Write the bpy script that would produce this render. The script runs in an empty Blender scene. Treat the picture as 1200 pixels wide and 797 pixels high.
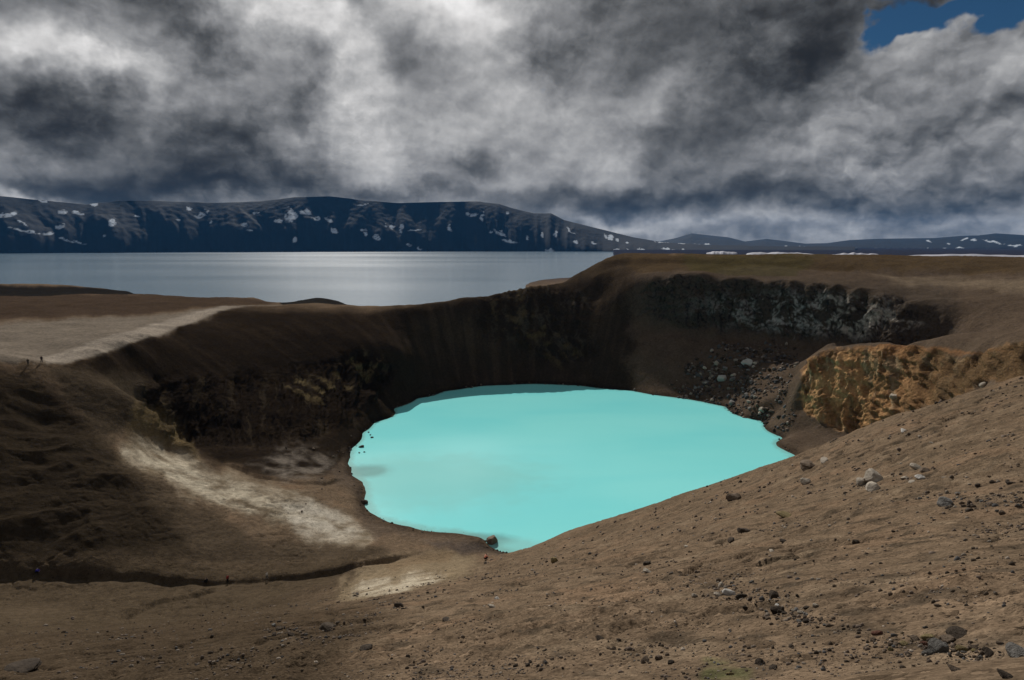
import bpy, math, random
import numpy as np
from mathutils import Vector

# ------------------------------------------------------------------ camera, sky, sun, exposure
S = bpy.context.scene
F = 782.0            # focal length in pixels of the 1200 px wide photograph
H = 70.0             # eye height above the crater lake
PITCH = math.atan((398.5 - 286) / F)
cam_d = bpy.data.cameras.new("camera"); cam = bpy.data.objects.new("camera", cam_d)
S.collection.objects.link(cam); S.camera = cam
cam.location = (0, 0, H); cam.rotation_euler = (math.pi / 2 - PITCH, 0, 0)
cam_d.sensor_width = 36; cam_d.lens = 36 * F / 1200
cam_d.clip_start = 0.1; cam_d.clip_end = 60000

SUN_AZ = -15.0       # degrees from straight ahead, negative to the left
SUN_EL = 33.5
sa, se = math.radians(SUN_AZ), math.radians(SUN_EL)
to_sun = Vector((math.sin(sa) * math.cos(se), math.cos(sa) * math.cos(se), math.sin(se)))
sun_d = bpy.data.lights.new("sun", 'SUN'); sun = bpy.data.objects.new("sun", sun_d)
S.collection.objects.link(sun); sun.location = (0, 0, 300)
sun.rotation_euler = to_sun.to_track_quat('Z', 'Y').to_euler()
sun_d.energy = 4.25; sun_d.angle = math.radians(0.6); sun_d.color = (1.0, 0.95, 0.88)
S.view_settings.view_transform = 'Standard'; S.view_settings.look = 'None'
S.view_settings.exposure = 0.0; S.view_settings.gamma = 1.0
S.cycles.max_bounces = 5; S.cycles.volume_bounces = 0
S.cycles.use_adaptive_sampling = True

def ray(px, py):
    x = (px - 600) / F; y = -(py - 398.5) / F
    return np.array([x, math.cos(PITCH) + y * math.sin(PITCH), -math.sin(PITCH) + y * math.cos(PITCH)])

def wp(px, py, k, v):
    """world point seen at a photo pixel, at height v ('z') or at ground range v ('d')"""
    d = ray(px, py)
    t = (v - H) / d[2] if k == 'z' else v / math.hypot(d[0], d[1])
    return np.array([d[0] * t, d[1] * t, H + d[2] * t])

class NT:
    """small helper round a node tree"""
    def __init__(self, tree): self.t = tree; self.n = tree.nodes; self.l = tree.links
    def node(self, typ, **kw):
        n = self.n.new(typ)
        for k, v in kw.items(): setattr(n, k, v)
        return n
    def put(self, sock, v):
        if v is None: return
        if hasattr(v, 'is_linked') or isinstance(v, bpy.types.NodeSocket): self.l.new(v, sock)
        else: sock.default_value = v
    def math(self, op, a, b=None, c=None, clamp=False):
        n = self.node('ShaderNodeMath', operation=op, use_clamp=clamp)
        for i, v in enumerate((a, b, c)): self.put(n.inputs[i], v)
        return n.outputs[0]
    def vec(self, op, a, b=None, c=None):
        n = self.node('ShaderNodeVectorMath', operation=op)
        for i, v in enumerate((a, b, c)): self.put(n.inputs[i], v)
        return n.outputs['Value'] if op in ('DOT_PRODUCT', 'LENGTH') else n.outputs[0]
    def scale(self, a, s):
        n = self.node('ShaderNodeVectorMath', operation='SCALE'); self.put(n.inputs[0], a); self.put(n.inputs['Scale'], s)
        return n.outputs[0]
    def noise(self, v, scale, detail=5, rough=0.55, dist=0.0, typ='FBM', color=False, lac=2.0):
        n = self.node('ShaderNodeTexNoise', noise_type=typ)
        self.put(n.inputs['Vector'], v); n.inputs['Scale'].default_value = scale
        n.inputs['Detail'].default_value = detail; n.inputs['Roughness'].default_value = rough
        n.inputs['Distortion'].default_value = dist; n.inputs['Lacunarity'].default_value = lac
        return n.outputs['Color' if color else 'Fac']
    def ramp(self, f, stops, interp='LINEAR'):
        n = self.node('ShaderNodeValToRGB'); cr = n.color_ramp; cr.interpolation = interp
        cr.elements[0].position = stops[0][0]; cr.elements[0].color = (*stops[0][1], 1)
        cr.elements[1].position = stops[-1][0]; cr.elements[1].color = (*stops[-1][1], 1)
        for p, c in stops[1:-1]: e = cr.elements.new(p); e.color = (*c, 1)
        self.put(n.inputs[0], f); return n.outputs[0]
    def mix(self, f, a, b, blend='MIX'):
        n = self.node('ShaderNodeMix', data_type='RGBA', blend_type=blend)
        self.put(n.inputs[0], f)
        for s, v in ((n.inputs[6], a), (n.inputs[7], b)):
            self.put(s, (*v, 1) if isinstance(v, tuple) and len(v) == 3 else v)
        return n.outputs[2]
    def maprange(self, v, a, b, c=0.0, d=1.0, smooth=False):
        n = self.node('ShaderNodeMapRange', interpolation_type='SMOOTHSTEP' if smooth else 'LINEAR')
        for i, x in enumerate((v, a, b, c, d)): self.put(n.inputs[i], x)
        return n.outputs[0]

def build_sky():
    w = bpy.data.worlds.new("World"); S.world = w; w.use_nodes = True
    g = NT(w.node_tree); g.n.clear()
    out = g.node('ShaderNodeOutputWorld'); bg = g.node('ShaderNodeBackground')
    bg.inputs[1].default_value = 0.1; g.l.new(bg.outputs[0], out.inputs[0])
    sky = g.node('ShaderNodeTexSky', sky_type='NISHITA')
    sky.sun_disc = False; sky.sun_elevation = se; sky.sun_rotation = sa
    sky.altitude = 1100; sky.air_density = 1.0; sky.dust_density = 0.3
    tc = g.node('ShaderNodeTexCoord'); d = tc.outputs['Generated']
    sep = g.node('ShaderNodeSeparateXYZ'); g.l.new(d, sep.inputs[0])
    X, Y, Zs = sep.outputs
    az = g.math('ARCTAN2', X, Y); el = g.math('ARCSINE', Zs)
    cmb = g.node('ShaderNodeCombineXYZ'); g.l.new(az, cmb.inputs[0]); g.l.new(el, cmb.inputs[1])
    ae = cmb.outputs[0]
    # cloud-deck coordinates: the view direction meets a flat layer overhead
    inv = g.math('DIVIDE', 1.0, g.math('ADD', g.math('MAXIMUM', Zs, 0.0), 0.22))
    deck = g.scale(d, inv)
    warp = g.noise(ae, 5.0, 5, 0.6, color=True)
    warp = g.vec('SUBTRACT', warp, (0.5, 0.5, 0.5))
    w2 = g.noise(ae, 17.0, 4, 0.6, color=True)
    w2 = g.vec('SUBTRACT', w2, (0.5, 0.5, 0.5))
    p = g.vec('ADD', ae, g.vec('MULTIPLY', warp, (0.26, 0.15, 0.0)))
    p = g.vec('ADD', p, g.vec('MULTIPLY', w2, (0.045, 0.035, 0.0)))
    def gauss(items, start, gain=1.0):
        acc = start
        for (px, py, sx, sy, rot, amp) in items:
            r = ray(px, py); r = r / np.linalg.norm(r)
            m = g.node('ShaderNodeMapping', vector_type='TEXTURE')
            g.l.new(p, m.inputs[0])
            m.inputs['Location'].default_value = (math.atan2(r[0], r[1]), math.asin(r[2]), 0)
            m.inputs['Rotation'].default_value = (0, 0, math.radians(rot))
            m.inputs['Scale'].default_value = (sx / F, sy / F, 1)
            q = g.vec('DOT_PRODUCT', m.outputs[0], m.outputs[0])
            acc = g.math('MULTIPLY_ADD', g.math('POWER', 0.3679, q), amp * gain, acc)
        return acc
    L = gauss([
        (520, 0, 95, 62, 0, .42), (300, 5, 40, 45, -30, .2), (660, 20, 130, 60, 0, .06), (370, 40, 90, 26, -45, .26), (60, 55, 60, 22, -20, .26), (150, 88, 80, 16, -12, .16),
        (215, 40, 80, 40, -35, -.12), (55, 125, 85, 32, 0, -.18), (10, 175, 55, 14, 0, .17), (150, 130, 30, 25, 0, .08), (250, 150, 90, 28, 0, -.10),
        (110, 205, 110, 22, 0, -.16), (290, 208, 150, 28, 0, -.20), (70, 226, 80, 8, -6, .34), (-60, 150, 90, 60, 0, -.08), (430, 165, 75, 50, -30, .17), (200, 70, 60, 14, -25, .10), (560, 215, 60, 9, 0, .08),
        (560, 150, 90, 50, 0, .13), (480, 55, 45, 32, 0, -.20), (355, 108, 30, 20, 0, -.14), (545, 188, 34, 14, 0, -.14), (700, 160, 70, 50, 20, .15),
        (770, 130, 34, 30, 30, .14), (610, 110, 40, 25, 0, .06), (700, 40, 90, 60, 0, -.08), (840, 40, 150, 60, 15, -.09), (870, 115, 190, 36, 30, -.13), (960, 40, 90, 40, 20, -.08),
        (910, 185, 150, 20, 32, .08), (1080, 110, 70, 45, 30, .03), (820, 232, 200, 17, 4, -.19), (680, 228, 70, 16, 0, -.10), (860, 200, 60, 16, 10, -.08),
        (1040, 195, 80, 18, 20, .05), (1090, 228, 160, 13, 0, -.13), (850, 262, 160, 9, 0, .10), (700, 266, 60, 7, -6, .16), (500, 222, 110, 10, 0, -.12),
        (1150, 150, 80, 30, 10, .03), (1190, 60, 30, 50, 0, .10), (1120, 130, 120, 75, 0, -.09), (1080, 60, 36, 20, 25, .14),
        (600, -400, 900, 260, 0, -.16)], 0.50, 1.15)
    hole = gauss([(1075, 26, 40, 13, 32, 1.0), (1150, 12, 62, 20, 6, 1.1), (1165, 32, 14, 18, 0, .7), (640, 122, 14, 10, 0, .35), (1400, 60, 60, 20, 0, .6), (1110, -40, 120, 22, 0, .7)], 0.0)
    # billows: noise with light falling on it from the side of the sun
    def billow(v, s, off):
        a = g.noise(v, s, 6, 0.52, 0.1)
        b = g.noise(g.vec('ADD', v, off), s, 6, 0.52, 0.1)
        return a, g.math('SUBTRACT', a, b)
    a1, e1 = billow(g.vec('MULTIPLY', ae, (1.0, 1.25, 1)), 7.0, (-0.012, 0.030, 0))
    a2, e2 = billow(deck, 1.5, (-0.03, 0.07, 0))
    a3, e3 = billow(g.vec('MULTIPLY', ae, (1.0, 1.3, 1)), 19.0, (-0.004, 0.012, 0))
    L = g.math('MULTIPLY_ADD', g.math('SUBTRACT', a1, 0.5), 0.17, L)
    L = g.math('MULTIPLY_ADD', g.math('SUBTRACT', a2, 0.5), 0.12, L)
    L = g.math('MULTIPLY_ADD', e1, 0.30, L)
    L = g.math('MULTIPLY_ADD', e2, 0.14, L)
    L = g.math('MULTIPLY_ADD', e3, 0.16, L)
    pm = g.maprange(g.noise(ae, 3.0, 3, .5), .40, .62, .02, .09, True)
    puff = g.noise(g.vec('ADD', g.vec('MULTIPLY', ae, (1.0, 1.2, 1)), g.vec('MULTIPLY', w2, (.05, .05, 0))), 13.0, 8, .58, .0)
    puff2 = g.noise(g.vec('ADD', g.vec('MULTIPLY', ae, (1.0, 1.2, 1)), (-.006, .016, 0)), 13.0, 8, .58, .0)
    L = g.math('MULTIPLY_ADD', g.math('SUBTRACT', g.maprange(puff, .38, .60, 0, 1, True), .5), pm, L)
    L = g.math('MULTIPLY_ADD', g.math('SUBTRACT', g.maprange(g.noise(deck, 3.2, 8, .6), .36, .62, 0, 1, True), .5), g.math('MULTIPLY', pm, .6), L)
    L = g.math('MULTIPLY_ADD', g.math('SUBTRACT', puff, puff2), .22, L)
    def lobes(off):
        v = g.vec('ADD', g.vec('MULTIPLY', ae, (1.0, 1.35, 0)), g.vec('MULTIPLY', w2, (.05, .05, 0)))
        v = g.vec('ADD', g.vec('ADD', v, g.vec('MULTIPLY', warp, (.10, .08, 0))), off)
        n = g.node('ShaderNodeTexVoronoi', feature='SMOOTH_F1', voronoi_dimensions='2D'); g.l.new(v, n.inputs['Vector'])
        n.inputs['Scale'].default_value = 10.0; n.inputs['Detail'].default_value = 3.5; n.inputs['Roughness'].default_value = .52
        n.inputs['Smoothness'].default_value = .35; n.normalize = True
        return n.outputs['Distance']
    l1, l2 = lobes((0, 0, 0)), lobes((-.006, .019, 0))
    cmask = g.maprange(g.noise(g.vec('ADD', ae, (3, 1, 0)), 3.2, 3, .5), .42, .60, .25, 1, True)
    cmask = g.math('MULTIPLY', cmask, g.math('ADD', .55, g.maprange(az, .05, .45, 0, .9)))
    L = g.math('MULTIPLY_ADD', g.math('MULTIPLY', g.math('SUBTRACT', l2, l1), .45), cmask, L)
    L = g.math('MULTIPLY_ADD', g.math('MULTIPLY', g.math('SUBTRACT', .42, l1), .16), cmask, L)
    L = g.math('SMOOTH_MAX', L, 0.17, 0.16)
    lin = g.math('POWER', L, 2.25)
    tint = g.ramp(L, [(0.0, (1.0, .93, .86)), (.3, (.93, .955, .985)), (.5, (.965, .975, 1.0)), (.8, (1.0, .985, .975))])
    cloud = g.scale(tint, g.math('MULTIPLY', lin, 10.0))
    hf = g.math('MULTIPLY_ADD', g.math('SUBTRACT', a3, 0.5), 2.4, hole)
    hf = g.maprange(hf, 0.36, 0.86, 0, 1, True)
    hf = g.math('MULTIPLY', hf, g.maprange(hole, .1, .3, 0, 1))
    skyc = g.mix(1.0, sky.outputs[0], (0.09, 0.18, 0.25), 'MULTIPLY')
    col = g.mix(hf, cloud, skyc)
    g.l.new(col, bg.inputs[0])
    w.cycles.sampling_method = 'MANUAL'; w.cycles.sample_map_resolution = 512
build_sky()

# ------------------------------------------------------------------ noise in numpy
def _tab(seed):
    r = np.random.RandomState(seed); p = r.permutation(256)
    return np.concatenate([p, p, p]).astype(np.int32)
_ang = np.linspace(0, 2 * np.pi, 256, endpoint=False)
_gx, _gy = np.cos(_ang).astype(np.float32), np.sin(_ang).astype(np.float32)
def perlin2(x, y, seed=0):
    t = _tab(seed); xi = np.floor(x).astype(np.int64); yi = np.floor(y).astype(np.int64)
    fx = (x - xi).astype(np.float32); fy = (y - yi).astype(np.float32); xi &= 255; yi &= 255
    u = fx * fx * fx * (fx * (fx * 6 - 15) + 10); v = fy * fy * fy * (fy * (fy * 6 - 15) + 10)
    def gr(ix, iy, dx, dy):
        h = t[t[ix] + iy]; return _gx[h] * dx + _gy[h] * dy
    a = gr(xi, yi, fx, fy); b = gr(xi + 1, yi, fx - 1, fy); c = gr(xi, yi + 1, fx, fy - 1); d = gr(xi + 1, yi + 1, fx - 1, fy - 1)
    return (a + u * (b - a) + v * ((c + u * (d - c)) - (a + u * (b - a)))) * 1.5
_r3 = np.random.RandomState(5).normal(size=(256, 3)); _r3 = (_r3 / np.linalg.norm(_r3, axis=1)[:, None]).astype(np.float32)
def perlin3(x, y, z, seed=0):
    t = _tab(seed); I = [np.floor(q).astype(np.int64) for q in (x, y, z)]
    f = [(q - i).astype(np.float32) for q, i in zip((x, y, z), I)]; I = [i & 255 for i in I]
    u, v, w = [q * q * q * (q * (q * 6 - 15) + 10) for q in f]
    def gr(a, b, c):
        h = t[t[t[I[0] + a] + I[1] + b] + I[2] + c]; G = _r3[h]
        return G[:, 0] * (f[0] - a) + G[:, 1] * (f[1] - b) + G[:, 2] * (f[2] - c)
    l = lambda p, q, s: p + s * (q - p)
    return l(l(l(gr(0, 0, 0), gr(1, 0, 0), u), l(gr(0, 1, 0), gr(1, 1, 0), u), v),
             l(l(gr(0, 0, 1), gr(1, 0, 1), u), l(gr(0, 1, 1), gr(1, 1, 1), u), v), w) * 1.4
def fbm2(x, y, wl, octv=4, seed=0, gain=.5):
    s = 0; a = 1.0; n = 0
    for k in range(octv):
        s = s + a * perlin2(x / wl + 17.3 * k, y / wl - 9.1 * k, seed + k); n += a; a *= gain; wl *= .49
    return s / n
def sstep(x, a, b):
    t = np.clip((x - a) / (b - a), 0, 1); return t * t * (3 - 2 * t)

# ------------------------------------------------------------------ the lie of the land: surveyed points joined by a smooth surface
# each line: list of (photo px, photo py, range d or height z); turned into points of the real ground
SHORE = [(409,545),(413,525),(425,508),(440,495),(462,479),(490,467),(520,459),(560,453),(620,450),(680,452),(740,458),(800,467),(850,477),(890,493),(915,512),(931,533),
         (925,560),(880,590),(820,612),(740,635),(660,651),(600,649),(585,645),(565,632),(540,625),(505,623),(470,615),(440,605),(430,595),(428,575),(425,565),(412,555)]
shore = np.array([wp(a, b, 'z', 0.0) for a, b in SHORE])
cen = shore[:, :2].mean(0)
pts = []
def line(L, n=3, dz=0.0):
    for (a, b) in zip(L[:-1], L[1:]):
        for i in range(n):
            t = i / n; k = a[2]
            pts.append(wp(a[0] + t * (b[0] - a[0]), a[1] + t * (b[1] - a[1]), k, a[3] + t * (b[3] - a[3])) + np.array([0, 0, dz]))
    pts.append(wp(*L[-1]) + np.array([0, 0, dz]))
def guard(L, n, *offs):
    """companions of a line, moved away from the viewer by dD metres and up by dz"""
    for (a, b) in zip(L[:-1], L[1:]):
        for i in range(n):
            t = i / n; p = wp(a[0] + t * (b[0] - a[0]), a[1] + t * (b[1] - a[1]), a[2], a[3] + t * (b[3] - a[3])); r = math.hypot(p[0], p[1])
            for dD, dz in offs: pts.append(np.array([p[0] * (1 + dD / r), p[1] * (1 + dD / r), p[2] + dz]))
def d_(*L): return [(a, b, 'd', c) for a, b, c in L]
def z_(*L): return [(a, b, 'z', c) for a, b, c in L]
for q in shore: pts.append(q)
for f, dz in ((.85, -4), (.5, -10), (0.0, -13)):
    for q in shore[::3]: pts.append(np.array([*(cen + (q[:2] - cen) * f), dz]))
    if f == 0: pts = pts[:-len(shore[::3]) + 1]
# foreground slope, near to far
line(d_((-200,797,34),(0,797,27),(150,797,20),(300,797,15),(450,797,12),(600,797,10),(750,797,8.8),(900,797,8),(1050,797,7.4),(1200,797,7),(1400,797,7)), 1)
line(d_((-200,770,80),(0,772,64),(120,752,52),(250,735,40),(400,740,26),(600,735,18),(800,730,14),(1000,725,12),(1200,725,11),(1400,725,11)), 1)
line(d_((340,705,78),(450,700,52),(600,690,40),(750,680,30),(900,670,24),(1050,660,20),(1200,650,18),(1400,650,18)), 1)
line(d_((480,675,100),(620,664,88),(750,640,62),(900,615,48),(1050,600,38),(1200,590,33),(1400,580,32)), 1)
line(d_((700,628,112),(800,600,90),(900,575,78),(1000,555,70),(1100,535,62),(1200,515,56),(1400,500,52)), 1)
line(d_((660,629,136),(740,601,130),(800,580,126),(870,556,122),(931,534,119),(970,521,117),(1000,509,114),(1030,496,112),(1060,482,110),(1090,472,107),(1120,463,104),(1160,449,100),(1200,436,96),(1280,425,92),(1400,410,88)), 2)
# behind that crest the ground drops into the bowl of the orange cliff
line(d_((970,521,165),(1060,482,160),(1120,463,148),(1200,436,132),(1400,410,120)), 2, -7)
pts.append(np.array([70, 150, 14])); pts.append(np.array([92, 165, 16])); pts.append(np.array([100, 190, 7]))
# beach below the orange cliff, base and top of that cliff
line(z_((935,495,5.5),(950,500,5.5),(975,514,5)), 2)
OB = z_((942,472,11.5),(960,492,8.2),(990,505,7),(1010,500,9.5),(1060,480,19.5),(1120,462,29.5),(1200,437,42),(1300,425,44))
line(OB, 2); guard(OB, 1, (-9, -1.5))
OT = d_((945,432,270),(975,414,268),(1010,411,261),(1060,414,247),(1110,420,230),(1160,412,211),(1200,404,198),(1300,395,186),(1400,390,180))
line(OT, 2); guard(OT[:5], 1, (9, 0.3), (20, -0.3)); guard(OT[5:], 1, (9, .6))
def w3(px, D, z):
    a = math.atan((px - 600) / F); pts.append(np.array([math.sin(a) * D, math.cos(a) * D, z]))
for q in ((935, 248, 2.5), (935, 262, 6), (935, 277, 10), (935, 293, 14.5), (922, 268, 5), (922, 285, 10.5), (922, 302, 16), (900, 283, 5.5), (900, 300, 11), (900, 318, 17), (860, 306, 5), (860, 322, 12), (820, 318, 5)): w3(*q)
line(d_((338,356,425),(352,352,430),(375,350.5,435),(398,354.5,432),(411,362,430)), 1)
line(d_((-60,339,640),(0,338.5,640),(70,339,640),(150,341.5,620)), 1)
# ground between orange cliff and grey cliff
line(d_((930,430,292),(980,404,304),(1050,411,285),(1120,410,262),(1200,385,240),(1400,370,220)), 1)
line(d_((1130,385,300),(1200,355,310),(1400,350,300)), 1)
line(d_((1120,350,330),(1200,330,350),(1400,325,340)), 1)
# grey cliff: base, top
GB = d_((740,372,360),(790,376,354),(850,386,349),(900,388,345),(950,391,337),(1000,398,325),(1060,407,309),(1105,402,304))
line(GB, 2); guard(GB[:3], 1, (-9, -7), (-20, -15)); guard(GB[2:], 1, (-9, -5.2), (-20, -11.2))
GT = d_((700,348,378),(740,338,368),(790,328,361),(850,332,356),(900,337,351),(950,340,343),(1000,346,332),(1060,360,316),(1105,376,309))
line(GT, 2); guard(GT[2:], 1, (9, 1.2), (22, 3.2))
# scree below it
line(z_((780,430,11),(850,430,13.6),(900,440,14),(925,460,11.5)), 1)
line(z_((700,425,10),(620,425,8.5),(560,432,7)), 1)
# crater rim on the skyline: left plateau, saddle, far rim, right plateau
RIM = z_((60,426,38),(120,412,38),(180,394,37.5),(230,374,37),(275,360,36.5),(330,357.5,36),(400,362,35.5),(440,366,35.3),(480,361,37),(520,353,39))
RIM2 = d_((520,353,362),(570,347,372),(600,340,378),(630,335,384),(665,334,392),(692,319,404),(708,306,414),(725,302,420),(760,300.5,428),(830,300,436),(900,299.5,440),(1000,300,446),(1100,301.5,455),(1200,303,465),(1400,305,470))
line(RIM, 2); guard(RIM[:8], 1, (10, .1), (26, .1)); guard(RIM[8:] + RIM2[1:4], 1, (7, -.8)); line(RIM2, 2); guard(RIM2[4:], 1, (25, 0.1), (60, -.7))
line(d_((700,322,392),(760,314,402),(850,312,410),(950,316,404),(1050,322,392),(1130,328,380)), 1)
line(d_((650,380,362),(600,385,352)), 1)
# left wall: slope under the rim, top and base of the dark cliff, floor
line(d_((180,448,243),(240,440,262),(300,437,275),(360,432,286),(420,412,300),(470,415,309)), 2)
LB = z_((190,512,12),(240,528,8.5),(300,532,7.5),(350,520,6.5),(390,505,5.5),(420,470,8),(455,455,9))
line(LB, 2); guard(LB[:5], 1, (-8, -.8))
line(z_((250,546,7),(300,557,6),(350,566,5),(395,566,3),(400,545,1.5)), 1)
# pale clay spur from the left rim down to the lake
line(z_((60,432,37),(85,465,31),(130,500,24),(165,515,19.5),(200,528,15.5),(250,550,11.5),(300,570,8.2),(350,585,5.5),(400,605,2.5)), 2)
line(z_((120,440,33),(160,470,27),(195,500,20),(240,541,13)), 2)
line(z_((150,560,17),(220,590,11),(300,615,7),(380,630,4)), 1)
# hillside at the left edge
line(z_((-200,405,46),(-80,412,43),(0,417,41),(40,424,39)), 2)
line(z_((0,470,32.5),(50,490,28),(80,520,24)), 1)
line(z_((-200,560,27),(-100,550,26),(0,555,22),(60,580,18),(150,620,12)), 1)
line(z_((-100,620,18),(0,625,15.5),(100,640,12),(200,652,9),(330,655,6.2),(430,645,4)), 1)
# gully floor and the apron on this side of it
line(z_((-200,650,20),(-100,660,15),(0,674,10.5),(100,680,8.2),(200,684,6.8),(300,683,5.8),(400,671,4.6),(480,652,3.2),(530,638,1.8)), 2)
line(z_((-100,700,18),(0,708,11.5),(100,708,10),(200,706,9),(300,700,8),(400,690,7)), 1)
line(z_((0,740,20),(100,732,15),(200,722,12),(300,712,10)), 1)
line(z_((430,665,5.2),(500,655,4),(560,655,2.5)), 1)
# left plateau and its far edge towards the big lake
line(z_((-200,380,41),(0,400,38.5),(0,376,38),(150,374,37.5),(250,362,36.6)), 1)
line(z_((-200,346,40),(0,345,37.5),(100,344,37),(180,346,36.3),(230,349.5,35.6),(265,349,35.8),(300,349,35),(330,357,33.5)), 2)
# beyond the rim the ground drops to the big lake
for px in (-300, -100, 0, 100, 200, 300, 400, 480, 560, 620):
    d0 = 700 if px < 260 else 470
    for k, zz in ((0, -6), (120, -12), (400, -14), (1500, -15)):
        a = math.atan((px - 600) / F); pts.append(np.array([math.sin(a) * (d0 + k), math.cos(a) * (d0 + k), zz]))
# right plateau behind the rim, falling to the plain
for px, dd in ((700, 470), (800, 560), (900, 560), (1050, 560), (1200, 580), (1400, 600)):
    a = math.atan((px - 600) / F)
    for k, zz in ((0, 60.0 if px > 700 else 50), (300, 54 if px > 700 else 10), (900, 42 if px > 800 else 5), (3000, 22 if px > 800 else -5)):
        pts.append(np.array([math.sin(a) * (dd + k), math.cos(a) * (dd + k), zz]))
# behind and beside the viewer
for x, y, z in ((0,0,68.3),(0,3,67.2),(3,3,68),(-4,2,67),(8,0,68.6),(-10,0,66),(0,-20,69),(40,-10,70),(-40,-10,62),(60,40,65),(120,60,66),(200,100,66),(-60,20,48),(-120,60,44),(-200,100,46),(-300,150,44),
                (0,-200,66),(300,0,64),(-300,-100,50),(500,200,62),(-600,200,10),(700,-500,60),(-700,-500,40),(0,-900,50)):
    pts.append(np.array([x, y, z], float))
pts = np.array(pts)
keep = [0]                                                   # drop near duplicates
for i in range(1, len(pts)):
    dd = np.hypot(*(pts[keep, :2] - pts[i, :2]).T)
    if dd.min() > 0.012 * np.hypot(*pts[i, :2]) + 0.4: keep.append(i)
pts = pts[keep]; CX, CY, CZ = pts.T
C2 = 2.0 ** 2
_A = np.sqrt((CX[:, None] - CX) ** 2 + (CY[:, None] - CY) ** 2 + C2)
_P = np.stack([np.ones_like(CX), CX / 500, CY / 500], 1)
_M = np.block([[_A + np.eye(len(CX)) * -0.02, _P], [_P.T, np.zeros((3, 3))]])
_W = np.linalg.solve(_M, np.concatenate([CZ, [0, 0, 0]]))
def base_z(x, y):
    sh = x.shape; x = x.ravel().astype(np.float32); y = y.ravel().astype(np.float32); o = np.empty(len(x), np.float64)
    cx, cy = CX.astype(np.float32), CY.astype(np.float32); wt = _W[:-3]
    for i in range(0, len(x), 20000):
        a, b = x[i:i + 20000, None], y[i:i + 20000, None]
        o[i:i + 20000] = np.sqrt((a - cx) ** 2 + (b - cy) ** 2 + np.float32(C2)).astype(np.float64) @ wt
    o += _W[-3] + _W[-2] * x / 500 + _W[-1] * y / 500
    r = np.hypot(x, y); far = sstep(r, 2500, 6000)
    o = np.clip(o, -15, 75); flat = np.where(x > 0.15 * y, 18.0, -15.0)
    return (o * (1 - far) + flat * far).reshape(sh)

def seg_field(x, y, P):
    """distance to a polyline, side (positive beyond it) and position along it"""
    best = np.full(x.shape, 1e9); side = np.zeros(x.shape); al = np.zeros(x.shape); n = len(P) - 1
    for i in range(n):
        ax, ay = P[i][:2]; bx, by = P[i + 1][:2]; ux, uy = bx - ax, by - ay; L2 = ux * ux + uy * uy
        t = np.clip(((x - ax) * ux + (y - ay) * uy) / L2, 0, 1); dx, dy = x - ax - t * ux, y - ay - t * uy
        dd = np.hypot(dx, dy); m = dd < best
        best[m] = dd[m]; side[m] = np.sign(ux * dy - uy * dx)[m]; al[m] = ((i + t) / n)[m]
    return best, side, al

GULLY = np.array([wp(a, b, 'z', z) for a, b, z in ((-120,664,14),(0,674,10.5),(60,677,9),(120,680,8),(200,684,6.8),(300,682,5.8),(350,679,5.2),(400,671,4.6),(440,662,4),(480,652,3.2),(530,640,1.8))])
RILL = np.array([wp(a, b, 'z', z) for a, b, z in ((175,500,17),(215,530,11),(250,548,7.5),(300,560,6),(350,569,4.6),(385,570,3.2),(415,561,1))])
SIDE = np.array([wp(a, b, 'z', z) for a, b, z in ((130,727,13),(190,708,9.2),(230,697,7.8),(262,685,6.6))])
SIDE2 = np.array([wp(a, b, 'z', z) for a, b, z in ((388,712,14),(402,698,9),(415,676,5))])
BENCH = np.array([wp(a, b, 'd', z) for a, b, z in ((690,322,398),(760,310,412),(840,311,418),(930,313,412),(1010,317,404),(1090,324,392),(1200,318,420))])

def pix(x, y, z):
    """photo pixel at which a ground point is seen; used to hand in the surveyed outlines of ground colours"""
    yc = y * math.cos(PITCH) - (z - H) * math.sin(PITCH); zc = y * math.sin(PITCH) + (z - H) * math.cos(PITCH)
    yc = np.where(yc > 0.1, yc, 0.1)
    return 600 + F * x / yc, 398.5 - F * zc / yc

def region(px, py, r, poly, soft, rng=(0, 1e9)):
    P = np.array(poly, float); m = np.zeros(px.shape, np.float32)
    i = np.nonzero((px > P[:, 0].min() - soft) & (px < P[:, 0].max() + soft) & (py > P[:, 1].min() - soft) & (py < P[:, 1].max() + soft) & (r > rng[0]) & (r < rng[1]))
    x, y = px[i], py[i]; ins = np.zeros(x.shape, bool); d = np.full(x.shape, 1e9)
    for k in range(len(P)):
        (ax, ay), (bx, by) = P[k], P[(k + 1) % len(P)]
        t = np.clip(((x - ax) * (bx - ax) + (y - ay) * (by - ay)) / ((bx - ax) ** 2 + (by - ay) ** 2), 0, 1)
        d = np.minimum(d, np.hypot(x - ax - t * (bx - ax), y - ay - t * (by - ay)))
        c = ((ay > y) != (by > y)); c &= x < (bx - ax) * (y - ay) / ((by - ay) if by != ay else 1e-9) + ax; ins ^= c
    m[i] = sstep(np.where(ins, d, -d), -soft, soft); return m

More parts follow.
